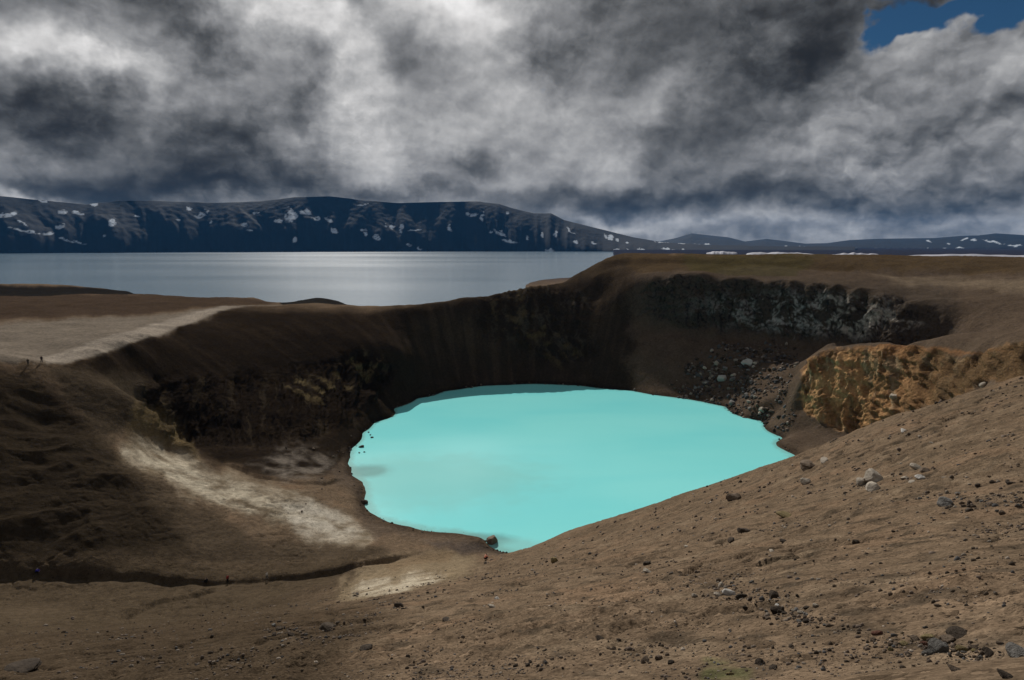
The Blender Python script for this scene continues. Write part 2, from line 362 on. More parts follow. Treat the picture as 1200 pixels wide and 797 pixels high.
# ------------------------------------------------------------------ terrain mesh: rings round the viewer, finer where the ground is steep
def make_terrain():
    dense = np.radians(np.arange(-42, 42.001, 0.092))
    out = np.radians(np.array([43, 44.5, 47, 50, 54, 58, 63, 70, 80, 92, 105, 120, 140, 160.]))
    az = np.concatenate([-out[::-1], dense, out]); NA = len(az)
    azc = np.concatenate([-out[::-1], np.radians(np.arange(-42, 42.01, 0.6)), out])
    rf = np.geomspace(0.6, 16000, 1500)
    zc = base_z(np.sin(azc)[:, None] * rf, np.cos(azc)[:, None] * rf)
    th = np.arctan2(H - zc, rf[None])
    dth = np.abs(np.diff(th, axis=1)); dl = np.diff(np.log(rf))[None]
    wgt = np.where(rf[:-1] < 5, .2, 1.0) * np.where(rf[:-1] > 700, .5, 1.0)
    ds = np.sqrt(dth ** 2 + (.085 * dl) ** 2) * wgt
    k = np.ones(7) / 7                                        # smooth over neighbouring columns
    pad = np.pad(ds, ((3, 3), (0, 0)), 'edge'); ds = sum(pad[i:i + ds.shape[0]] for i in range(7)) / 7
    s = np.concatenate([np.zeros((len(azc), 1)), np.cumsum(ds, 1)], 1); s /= s[:, -1:]
    NR = 1120; u = np.linspace(0, 1, NR)
    Rc = np.array([np.interp(u, s[i], rf) for i in range(len(azc))])
    R = np.array([np.interp(az, azc, Rc[:, j]) for j in range(NR)]).T      # NA x NR
    x = (np.sin(az)[:, None] * R); y = (np.cos(az)[:, None] * R)
    z = base_z(x, y); r = R
    px, py = pix(x, y, z)
    lo = np.abs(z)                                            # height over the lake, to keep the shoreline where it is
    inner = ((x - cen[0]) ** 2 + (y - cen[1]) ** 2) < 150 ** 2
    calm = np.where(inner, sstep(lo, 0.2, 7), 1.0) * sstep(r, 1, 8)
    # --- gully, rills and benches
    for P, h, w, fall, back in ((GULLY, 1.0, .9, 8, 0.7), (RILL, 1.0, 1.0, 7, 0.5), (SIDE, .7, .9, 5, .4), (SIDE2, .8, .8, 4, .4)):
        m = (x > P[:, 0].min() - 30) & (x < P[:, 0].max() + 30) & (y > P[:, 1].min() - 30) & (y < P[:, 1].max() + 30)
        xx, yy = x[m], y[m]; jx = 1.6 * fbm2(xx, yy, 14, 3, 61)
        dd, sd, al = seg_field(xx + jx, yy + jx, P); sg = dd * sd
        env = np.minimum(sstep(al, 0, .12), 1 - sstep(al, .86, 1.0)) if P is not GULLY else 1 - sstep(al, .80, 1.0)
        var = .8 + .9 * fbm2(xx, yy, 14, 3, 71)
        z[m] += env * var * (h * sstep(sg, 0, w) * np.exp(-np.maximum(sg, 0) / fall) - back * np.exp(-(sg / (w * 1.3)) ** 2) )
    dd, sd, al = seg_field(x[:, NR // 3:], y[:, NR // 3:], BENCH); sg = dd * sd
    z[:, NR // 3:] -= 1.0 * np.exp(-(sg / 6.0) ** 2) * (x[:, NR // 3:] > 40)
    # --- colours, as soft patches of different soil, plus painted shade at the left (warped edges)
    wx = px + 17 * fbm2(px, py, 38, 5, 3, .6) * np.clip(r / 60, .6, 1.4); wy = py + 11 * fbm2(px + 300, py, 30, 5, 8, .6) * np.where((py < 420) & (px < 470), .35, 1)
    n1 = fbm2(x, y, 30, 5, 11); n2 = fbm2(x, y, 6, 4, 12); n3 = fbm2(x, y, 1.1, 3, 13); ns = fbm2(x * .35 + y * .2, y * 1.3 - z * 2, 5, 4, 14)
    col = np.empty(x.shape + (3,), np.float32); col[:] = (.142, .102, .068)
    def paint(mask, c, k=1.0):
        m = np.clip(mask * k, 0, 1)[..., None]; col[:] = col * (1 - m) + np.array(c, np.float32) * m
    paint(sstep(n1, -.1, .5), (.106, .077, .051), .8)
    paint(sstep(r, 6, 18) * sstep(fbm2(x, y, 7, 4, 19), .0, .5), (.175, .118, .076), .75)
    mott = sstep(fbm2(x, y, 1.3, 4, 91), .02, .4) * (1 - sstep(r, 90, 140)); paint(mott, (.062, .048, .034), .8)
    paint(sstep(fbm2(x, y, 3.1, 4, 92), .12, .45) * (1 - sstep(r, 90, 140)), (.19, .142, .096), .6)
    paint(region(px, py, r, [(825,768),(850,776),(880,785),(885,797),(820,800)], 7, (4, 30)) * sstep(n3, -.3, .2), (.085, .092, .038), .6)
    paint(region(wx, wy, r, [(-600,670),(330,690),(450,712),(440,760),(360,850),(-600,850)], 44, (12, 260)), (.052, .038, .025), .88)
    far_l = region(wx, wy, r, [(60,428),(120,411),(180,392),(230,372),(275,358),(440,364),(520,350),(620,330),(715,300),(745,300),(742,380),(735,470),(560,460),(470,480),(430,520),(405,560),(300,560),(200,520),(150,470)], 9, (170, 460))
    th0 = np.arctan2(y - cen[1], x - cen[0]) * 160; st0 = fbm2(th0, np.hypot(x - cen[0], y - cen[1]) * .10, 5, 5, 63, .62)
    paint(far_l, (.020, .0145, .010)); paint(far_l * sstep(st0 + .6 * n1, -.1, .5), (.038, .027, .018), .5)  # dark scoria walls; the shade lying on them is painted into this colour too
    paint(region(wx, wy, r, [(735,300),(1500,296),(1500,420),(1200,450),(1000,515),(930,535),(880,490),(780,466),(738,460)], 10, (150, 640)), (.085, .062, .044))
    paint(region(wx, wy, r, [(690,296),(1500,296),(1500,326),(1100,318),(900,312),(690,322)], 3, (380, 2500)), (.075, .052, .030))
    paint(region(wx, wy, r, [(1020,322),(1120,326),(1500,335),(1500,345),(1150,342),(1060,334)], 5, (280, 460)), (.17, .13, .09), .7)
    paint(region(wx, wy, r, [(740,318),(1110,334),(1120,395),(1070,408),(930,392),(790,384),(735,372)], 12, (270, 380)), (.066, .052, .040), .7)
    paint(region(wx, wy, r, [(800,300),(960,296),(930,330),(820,325)], 6, (380, 500)) , (.06, .055, .022), .5)
    paint(sstep(r, 900, 1700), (.030, .027, .034))
    # left plateau: pale ash with a brighter beaten rim, darker swell behind
    paint(region(wx, wy, r, [(-600,376),(0,378),(150,372),(272,359),(240,372),(180,394),(120,413),(60,428),(20,424),(-600,424)], 3, (200, 420)), (.165, .138, .11))
    paint(region(px, py + 1.2 * n2, r, [(55,428),(120,413),(180,395),(232,374),(272,361),(300,358),(330,357.5),(268,357),(215,370),(165,384),(110,401),(50,417)], 2.0, (200, 420)), (.29, .25, .205), .8)
    paint(region(wx, wy, r, [(-600,345),(0,343),(250,346),(330,352),(300,357),(240,360),(150,371),(0,376),(-600,376)], 3, (280, 720)), (.062, .043, .030))
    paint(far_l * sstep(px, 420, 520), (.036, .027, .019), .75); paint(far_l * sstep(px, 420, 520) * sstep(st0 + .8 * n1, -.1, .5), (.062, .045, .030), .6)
    paint(region(wx, wy, r, [(-600,330),(0,334),(150,338),(240,345),(120,347),(0,349),(-600,350)], 2.5, (480, 720)), (.018, .016, .014))
    paint(region(wx, wy, r, [(325,345),(415,345),(418,366),(330,358)], 2, (400, 470)), (.022, .020, .018))
    paint(region(wx, wy, r, [(100,480),(150,540),(230,590),(300,628),(440,640),(460,655),(330,662),(80,660),(60,560)], 12, (90, 260)), (.062, .047, .032), .9)
    # left hillside: dark scoria with its shade painted in, lit strip painted lighter
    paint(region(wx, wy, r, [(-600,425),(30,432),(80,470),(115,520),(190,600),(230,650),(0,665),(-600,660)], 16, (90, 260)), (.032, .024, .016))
    paint(region(wx, wy, r, [(50,430),(100,432),(180,450),(170,490),(120,510),(80,470)], 10, (150, 260)), (.062, .047, .032))
    paint(region(wx, wy, r, [(-600,640),(60,655),(330,660),(440,648),(400,690),(300,715),(150,735),(-600,760)], 12, (60, 220)), (.070, .052, .034))
    # pale clay
    clay = region(wx, wy, r, [(140,520),(160,512),(205,525),(255,552),(300,566),(352,582),(410,606),(440,622),(425,640),(380,634),(335,618),(290,598),(230,585),(190,560),(150,545)], 9, (120, 260))
    cb = sstep(.45 * ns + n2 + .5 * fbm2(x, y, 14, 3, 81), -.45, .35)
    paint(clay, (.17, .135, .092), .85); paint(clay * cb, (.31, .265, .20), .75)
    paint(region(wx, wy, r, [(150,524),(165,520),(215,545),(270,568),(330,590),(390,612),(385,625),(320,605),(250,585),(195,558)], 7, (120, 260)) * sstep(n2 + .4 * ns, -.6, .2), (.46, .405, .31), .8)
    paint(region(wx, wy, r, [(320,590),(360,588),(410,608),(425,622),(395,632),(345,622)], 10, (120, 260)) * sstep(n2, -.5, .2), (.42, .385, .325), .7)
    paint(region(wx, wy, r, [(160,470),(190,480),(215,510),(235,540),(190,520),(150,505)], 8, (120, 260)), (.13, .095, .05), .8)
    paint(region(wx, wy, r, [(300,545),(330,525),(375,525),(388,545),(380,562),(340,564)], 9, (120, 280)) * sstep(n2 + .3 * ns, -.4, .3), (.17, .145, .12), .8)
    paint(region(wx, wy, r, [(390,560),(400,530),(425,565),(430,600),(470,620),(520,628),(440,630)], 6, (120, 280)), (.10, .075, .055), .9)
    # ochre and white patch by the gully mouth
    paint(region(wx, wy, r, [(400,700),(415,672),(470,650),(530,645),(560,655),(540,670),(480,695),(420,710)], 8, (60, 200)), (.20, .155, .10), .8)
    paint(region(wx, wy, r, [(412,698),(425,684),(470,677),(510,670),(520,676),(490,688),(450,698)], 4, (60, 200)) * sstep(n2 + .4 * ns, -.6, .2), (.38, .33, .25), .9)
    paint(region(wx, wy, r, [(440,662),(480,650),(530,647),(525,658),(460,668)], 3, (60, 200)), (.16, .11, .066), .5)
    paint(region(wx, wy, r, [(500,632),(560,634),(585,648),(540,650)], 6, (100, 200)), (.07, .06, .055), .7)
    # orange cliff and ochre crags
    orange = region(wx, wy, r, [(938,436),(962,412),(1010,407),(1070,410),(1130,420),(1200,400),(1400,380),(1400,440),(1200,440),(1120,466),(1062,484),(1005,512),(965,498),(942,470)], 4, (160, 292))
    gx = np.arctan2(x, y) * 270 + 2.2 * fbm2(x, y + z, 9, 3, 43) + .12 * z
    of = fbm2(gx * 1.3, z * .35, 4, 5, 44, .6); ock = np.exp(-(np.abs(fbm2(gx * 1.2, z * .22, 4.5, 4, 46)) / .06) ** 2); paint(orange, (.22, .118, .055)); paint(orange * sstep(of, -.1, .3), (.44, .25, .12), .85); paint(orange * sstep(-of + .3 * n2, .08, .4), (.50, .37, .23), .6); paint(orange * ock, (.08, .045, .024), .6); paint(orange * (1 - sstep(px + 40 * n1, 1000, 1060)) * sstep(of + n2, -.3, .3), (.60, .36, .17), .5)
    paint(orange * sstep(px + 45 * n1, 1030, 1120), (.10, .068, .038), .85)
    paint(region(wx, wy, r, [(1010,405),(1120,408),(1180,412),(1060,414)], 2.5, (180, 300)), (.20, .10, .045), .7)
    crag = np.maximum(region(wx, wy, r, [(330,446),(350,436),(400,444),(400,425),(425,408),(455,425),(440,440),(405,460),(360,470)], 6, (200, 330)),
                      region(wx, wy, r, [(565,352),(600,338),(625,345),(690,420),(660,428),(615,400),(575,372)], 8, (300, 400)) * .6)
    paint(crag * sstep(n2 + ns, .0, .4), (.15, .115, .06), .8)
    # cliffs get relief in three dimensions
    grey = (1 - .75 * sstep(px + 20 * n1, 1050, 1120)) * region(wx, wy, r, [(755,322),(800,322),(850,328),(950,334),(1050,350),(1100,370),(1118,388),(1095,402),(1060,410),(1000,402),(930,394),(850,388),(790,380),(755,370)], 6, (285, 365))
    pale = region(wx, wy, r, [(780,345),(850,345),(940,345),(1040,352),(1080,380),(1000,392),(930,388),(850,380),(780,372)], 10, (285, 365))
    paint(grey, (.070, .056, .044)); 
    cl = sstep(.9 * fbm2(gx, z * .8, 7, 5, 41, .62) + .5 * fbm2(gx * 1.5, z, 1.6, 3, 42), -.05, .24)
    crk = np.exp(-(np.abs(fbm2(gx, z * .3, 3.2, 3, 45)) / .05) ** 2)
    paint(pale * cl * sstep(px, 770, 930), (.42, .40, .38), .85)
    paint(pale * sstep(px, 940, 1000) * cl, (.46, .41, .33), .6); paint(grey * crk, (.018, .015, .013), .85)
    darkc = region(wx, wy, r, [(165,452),(240,442),(330,436),(420,412),(462,425),(440,470),(400,505),(350,518),(250,525),(195,508)], 10, (190, 330))
    mid = region(wx, wy, r, [(562,350),(620,330),(680,345),(700,400),(690,425),(640,425),(590,400),(560,380)], 12, (300, 405))
    bluff = region(wx, wy, r, [(-100,440),(30,440),(100,520),(190,600),(120,640),(-100,640)], 20, (100, 230))
    paint(darkc * crk, (.007, .006, .005), .8); paint(darkc * sstep(of, .12, .4), (.060, .046, .030), .6); paint(mid * sstep(of, .05, .35), (.085, .072, .055), .6)
    cm = np.clip(grey * 1.0 + orange * 1.05 + darkc * 1.35 + mid * 1.1, 0, 1.35) * np.where(inner, sstep(lo, .6, 3.5), 1)
    bluff0 = bluff
    # --- relief of the loose ground
    flatr = 1 - .75 * sstep(r, 700, 1500)
    z += calm * flatr * (1.1 * fbm2(x, y, 34, 2, 21) * sstep(r, 40, 90) + .42 * fbm2(x, y, 9, 3, 22) * sstep(r, 12, 40))
    nearf = 1 - sstep(r, 120, 240)
    rough = .35 + .9 * sstep(fbm2(x, y, 11, 3, 33), -.15, .45)
    z += calm * rough * (.32 * fbm2(x, y, 2.4, 4, 23) * sstep(r, 5, 14) + .16 * fbm2(x, y, .7, 4, 24) * (1 - sstep(r, 60, 110)) + .034 * fbm2(x, y, .2, 2, 27) * (1 - sstep(r, 14, 30)))
    # hummocks and slumps on the near slope
    slump = np.abs(fbm2(x * .8 + y * .5, y * 1.1 - x * .25, 5, 3, 25)); z -= calm * nearf * .42 * np.exp(-(slump / .06) ** 2) * sstep(fbm2(x, y, 16, 2, 26), -.05, .3) * sstep(r, 12, 30)
    z += (1 - sstep(lo, 1.5, 5)) * inner * .22 * fbm2(x, y, 6, 3, 95)
    bl = np.abs(fbm2(x * .9 + y * .25, y * .8 - x * .35, 17, 3, 96)); z += calm * bluff0 * .9 * (.22 - bl) / .22 * sstep(z, 9, 16)
    cl1 = np.abs(perlin2(x / 1.5 + .6 * fbm2(x, y, 2, 2, 97), y / 1.5, 98)); cl2 = np.abs(perlin2(x / .55, y / .55, 99))
    z += calm * rough * nearf * sstep(r, 6, 14) * (.13 * (.3 - cl1) + .06 * (.3 - cl2) * (1 - sstep(r, 50, 90)))
    # runnels down the left hillside and the walls
    th_ = np.arctan2(y - cen[1], x - cen[0]) * 160
    run = fbm2(th_, np.hypot(x - cen[0], y - cen[1]) * .16, 7, 4, 29)
    z += calm * flatr * np.where(r > 95, 1, 0) * sstep(r, 95, 130) * (1 - sstep(r, 440, 520)) * 1.0 * run * np.clip(.15 + .45 * bluff + .05 * far_l, 0, 1.3) * (1 - .8 * sstep(z, 34, 37) * (r > 300) * (px < 520))
    P = np.stack([x, y, z], -1)
    # normals for pushing the cliffs about
    du = np.gradient(P, axis=0); dv = np.gradient(P, axis=1); nn = np.cross(dv, du); nn /= np.linalg.norm(nn, axis=-1, keepdims=True) + 1e-9
    nn *= np.sign(nn[..., 2:3] + 1e-9)
    m = cm > .01; q = P[m]; a, b, c = q.T
    t = np.arctan2(a, b) * 270; wt = 2.4 * fbm2(t, c, 13, 3, 57) + 1.0 * fbm2(t, c, 3.5, 3, 58) + .12 * c; tt = t + wt
    dis = 2.2 * (.30 - np.abs(perlin2(tt / 8.5, c / 38, 51))) + 2.2 * perlin2(t / 19, c / 30, 60) + 2.1 * (.28 - np.abs(perlin2(tt / 3.3, c / 17, 52))) + 1.1 * (.25 - np.abs(perlin2(tt / 1.4, c / 6, 53)))
    dis = dis + .8 * perlin2(t / 11, c / 2.6 + .4 * wt, 56) + .55 * perlin2(tt / .8, c / 1.4, 54) + .5 * perlin3(a / .8, b / .8, c / .8, 55)
    hn = nn[m] * np.array([1, 1, .55]); P[m] += hn * (dis * cm[m])[:, None]
    # fine colour variation that belongs to the soil
    col *= (1 + .16 * n2 + .22 * n3 * (r < 200) + .12 * n1)[..., None]
    wet = inner * (1 - sstep(P[..., 2] + .5 * n3, .3, 1.7)) * (r < 400); col *= (1 - .45 * wet)[..., None]
    snow = np.zeros(x.shape, np.float32)
    # --- build
    nv = NA * NR; V = np.concatenate([P.reshape(-1, 3), [[0, 0, float(P[:, 0, 2].mean())]]])
    i = np.arange(NA - 1)[:, None] * NR + np.arange(NR - 1)[None]
    quads = np.stack([i, i + 1, i + NR + 1, i + NR], -1).reshape(-1, 4)
    last = (NA - 1) * NR + np.arange(NR - 1); fst = np.arange(NR - 1)
    quads = np.concatenate([quads, np.stack([last, last + 1, fst + 1, fst], -1)])
    c0 = np.arange(NA) * NR; tri = np.stack([np.full(NA, nv), c0, np.roll(c0, -1)], -1)
    me = bpy.data.meshes.new("ground"); nq, nt = len(quads), len(tri)
    me.vertices.add(len(V)); me.vertices.foreach_set('co', V.astype(np.float32).ravel())
    me.loops.add(nq * 4 + nt * 3); me.loops.foreach_set('vertex_index', np.concatenate([quads.ravel(), tri.ravel()]).astype(np.int32))
    me.polygons.add(nq + nt); me.polygons.foreach_set('loop_start', np.concatenate([np.arange(nq) * 4, nq * 4 + np.arange(nt) * 3]).astype(np.int32))
    me.update(calc_edges=True)
    sm = np.ones(nq + nt, bool); me.polygons.foreach_set('use_smooth', sm)
    at = me.attributes.new('soil', 'FLOAT_COLOR', 'POINT')
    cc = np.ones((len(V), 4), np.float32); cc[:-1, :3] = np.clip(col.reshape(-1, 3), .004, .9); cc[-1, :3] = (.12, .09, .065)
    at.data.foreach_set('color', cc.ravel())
    at = me.attributes.new('crag', 'FLOAT', 'POINT'); at.data.foreach_set('value', np.concatenate([cm.ravel(), [0]]).astype(np.float32))
    o = bpy.data.objects.new("ground", me); S.collection.objects.link(o); o['kind'] = 'structure'
    return o, P, az, R, col, cm

def mat_ground():
    m = bpy.data.materials.new("volcanic_soil"); m.use_nodes = True; g = NT(m.node_tree)
    b = g.n['Principled BSDF']; b.inputs['Roughness'].default_value = 1.0; b.inputs['Specular IOR Level'].default_value = 0.0
    a = g.node('ShaderNodeAttribute', attribute_name='soil'); cr = g.node('ShaderNodeAttribute', attribute_name='crag')
    tc = g.node('ShaderNodeTexCoord'); v = tc.outputs['Object']
    n1 = g.noise(v, 9.0, 6, .65); n2 = g.noise(v, .9, 6, .62); n3 = g.noise(v, .12, 4, .6)
    f = g.math('ADD', g.math('MULTIPLY', g.math('SUBTRACT', n1, .5), 2.4), g.math('MULTIPLY', g.math('SUBTRACT', n2, .5), 1.7))
    f = g.math('ADD', f, g.math('MULTIPLY', g.math('SUBTRACT', n3, .5), .8)); f = g.math('MAXIMUM', g.math('ADD', f, 1.0), .25)
    col = g.mix(1.0, a.outputs['Color'], (1, 1, 1), 'MULTIPLY')
    mul = g.vec('MULTIPLY', a.outputs['Color'], g.scale((1, 1, 1), f)); 
    gn = g.noise(v, 45.0, 3, .6)
    grit = g.maprange(gn, .62, .70, 0, 1)
    mul = g.mix(g.math('MULTIPLY', grit, .4), mul, g.scale(mul, 1.8))
    hs = None
    for sc, amp, cut in ((2.2, .10, .62), (6.5, .045, .5), (17.0, .018, .42)):
        vo = g.node('ShaderNodeTexVoronoi', feature='F1'); g.l.new(g.vec('ADD', v, g.scale(g.noise(v, sc * .8, 2, .5, color=True), .25 / sc)), vo.inputs['Vector']); vo.inputs['Scale'].default_value = sc
        sp = g.node('ShaderNodeSeparateColor'); g.l.new(vo.outputs['Color'], sp.inputs[0])
        rad = g.maprange(sp.outputs[0], cut - .12, 1.0, 0.05, .62)
        dome = g.math('SUBTRACT', rad, vo.outputs['Distance']); dome = g.math('MAXIMUM', dome, 0.0)
        dome = g.math('POWER', g.math('MULTIPLY', dome, 3.0), .5)
        near = g.math('MULTIPLY', dome, g.maprange(n2, .40, .56, .25, 1.0))
        hs = g.math('MULTIPLY', near, amp) if hs is None else g.math('MULTIPLY_ADD', near, amp, hs)
        tone = g.maprange(sp.outputs[1], 0, 1, .45, 1.75)
        mul = g.mix(g.math('MULTIPLY', g.maprange(near, .05, .25, 0, .8), g.math('SUBTRACT', 1.0, cr.outputs['Fac'], clamp=True)), mul, g.scale(a.outputs['Color'], tone))
    g.l.new(mul, b.inputs['Base Color'])
    h = g.math('ADD', g.math('MULTIPLY', n2, .26), g.math('MULTIPLY', n1, .05)); h = g.math('ADD', h, hs)
    h = g.math('ADD', h, g.math('MULTIPLY', gn, .006))
    h = g.math('ADD', h, g.math('MULTIPLY', g.math('MULTIPLY', g.noise(v, .45, 6, .7), cr.outputs['Fac']), 1.6))
    bp = g.node('ShaderNodeBump'); bp.inputs['Strength'].default_value = .9; bp.inputs['Distance'].default_value = 1.0
    g.l.new(h, bp.inputs['Height']); g.l.new(bp.outputs[0], b.inputs['Normal'])
    return m

ground, GP, GAZ, GR, GCOL, GCM = make_terrain()
ground.data.materials.append(mat_ground())

# ------------------------------------------------------------------ water
def mesh_obj(name, V, Fc, mat, smooth=False):
    me = bpy.data.meshes.new(name); me.from_pydata([tuple(map(float, v)) for v in V], [], [tuple(map(int, f)) for f in Fc]); me.update()
    if smooth: me.polygons.foreach_set('use_smooth', [True] * len(me.polygons))
    if mat: me.materials.append(mat)
    o = bpy.data.objects.new(name, me); S.collection.objects.link(o); return o

def crater_lake():
    m = bpy.data.materials.new("milky_water"); m.use_nodes = True; g = NT(m.node_tree)
    b = g.n['Principled BSDF']; tc = g.node('ShaderNodeTexCoord'); v = tc.outputs['Object']
    n = g.noise(g.vec('MULTIPLY', v, (.6, 1.6, 1)), .02, 4, .5, .6); n2 = g.noise(v, .05, 3, .5)
    col = g.mix(g.maprange(n, .35, .65), (.22, .76, .77), (.265, .80, .79))
    # the greyish plume where a warm spring comes in at the western shore
    def spot(q, sx, sy):
        mp = g.node('ShaderNodeMapping', vector_type='TEXTURE'); g.l.new(v, mp.inputs[0])
        mp.inputs['Location'].default_value = (q[0], q[1], 0); mp.inputs['Scale'].default_value = (sx, sy, 50)
        w = g.vec('ADD', mp.outputs[0], g.scale(g.vec('SUBTRACT', g.noise(v, .12, 3, .6, color=True), (.5, .5, .5)), .9))
        return g.maprange(g.vec('LENGTH', g.vec('MULTIPLY', w, (1, 1, 0))), 1.25, .45, 0, 1, True)
    s1 = spot(wp(430, 552, 'z', 0), 8.5, 6.5)
    col = g.mix(g.math('MULTIPLY', s1, .85), col, (.085, .22, .21))
    s2 = spot(wp(548, 632, 'z', 0), 12, 4)
    col = g.mix(g.math('MULTIPLY', s2, .7), col, (.10, .24, .24))
    s3 = spot(wp(600, 640, 'z', 0), 9, 5)
    col = g.mix(g.math('MULTIPLY', s3, .5), col, (.26, .52, .48))
    s4 = spot(wp(500, 560, 'z', 0), 40, 26)
    col = g.mix(g.math('MULTIPLY', s4, .45), col, (.23, .57, .53))
    dp = g.node('ShaderNodeAttribute', attribute_name='depth')
    dd = g.math('ADD', dp.outputs['Fac'], g.math('MULTIPLY', g.math('SUBTRACT', g.noise(v, .25, 4, .6), .5), 1.6))
    col = g.mix(g.maprange(dd, .1, 1.3, .55, 0, True), col, (.20, .40, .36))
    g.l.new(col, b.inputs['Base Color'])
    b.inputs['Roughness'].default_value = .12; b.inputs['Specular IOR Level'].default_value = .18
    bp = g.node('ShaderNodeBump'); bp.inputs['Distance'].default_value = .05; bp.inputs['Strength'].default_value = .5
    g.l.new(g.noise(v, 1.2, 3, .6), bp.inputs['Height']); g.l.new(bp.outputs[0], b.inputs['Normal'])
    n, k = 200, 90; ang = np.linspace(0, 2 * math.pi, n, endpoint=False); q = np.linspace(.02, 1, k) ** .7
    vx = cen[0] + np.outer(q, np.cos(ang)) * 128; vy = cen[1] + 1 + np.outer(q, np.sin(ang)) * 125; depth = -base_z(vx, vy)
    V = [(cen[0], cen[1] + 1, 0)] + [(a, b, 0) for a, b in zip(vx.ravel(), vy.ravel())]
    Fc = [(0, i + 1, (i + 1) % n + 1) for i in range(n)] + [(1 + j * n + i, 1 + (j + 1) * n + i, 1 + (j + 1) * n + (i + 1) % n, 1 + j * n + (i + 1) % n) for j in range(k - 1) for i in range(n)]
    o = mesh_obj("crater_lake_water", V, Fc, m); o['kind'] = 'structure'
    at = o.data.attributes.new('depth', 'FLOAT', 'POINT'); at.data.foreach_set('value', np.concatenate([[13.0], depth.ravel()]).astype(np.float32))
crater_lake()

def big_lake():
    m = bpy.data.materials.new("open_water"); m.use_nodes = True; g = NT(m.node_tree)
    b = g.n['Principled BSDF']; tc = g.node('ShaderNodeTexCoord'); v = tc.outputs['Object']
    b.inputs['Base Color'].default_value = (.12, .19, .25, 1); b.inputs['Roughness'].default_value = .16; b.inputs['IOR'].default_value = 1.33
    g.put(b.inputs['Roughness'], g.maprange(g.noise(g.vec('MULTIPLY', v, (.0006, .0016, 1)), 1.0, 4, .5), .35, .65, .17, .205))
    h = g.math('ADD', g.math('MULTIPLY', g.noise(g.vec('MULTIPLY', v, (.06, 1.6, 1)), .05, 4, .65), 2.0), g.math('MULTIPLY', g.noise(g.vec('MULTIPLY', v, (.12, 1, 1)), .4, 3, .6), .5))
    bp = g.node('ShaderNodeBump'); bp.inputs['Distance'].default_value = 1.0; bp.inputs['Strength'].default_value = .22
    g.l.new(h, bp.inputs['Height']); g.l.new(bp.outputs[0], b.inputs['Normal'])
    V = []; az = np.radians(np.arange(-75, 31, 1.5)); rr = (398, 440, 600, 1000, 2000, 4000, 7500)
    for a in az:
        for r in rr: V.append((math.sin(a) * r, math.cos(a) * r, 0.0))
    k = len(rr); Fc = [(i * k + j, i * k + j + 1, (i + 1) * k + j + 1, (i + 1) * k + j) for i in range(len(az) - 1) for j in range(k - 1)]
    Fc = [f[::-1] for f in Fc]
    o = mesh_obj("lake_water", V, Fc, m); o['kind'] = 'structure'
big_lake()

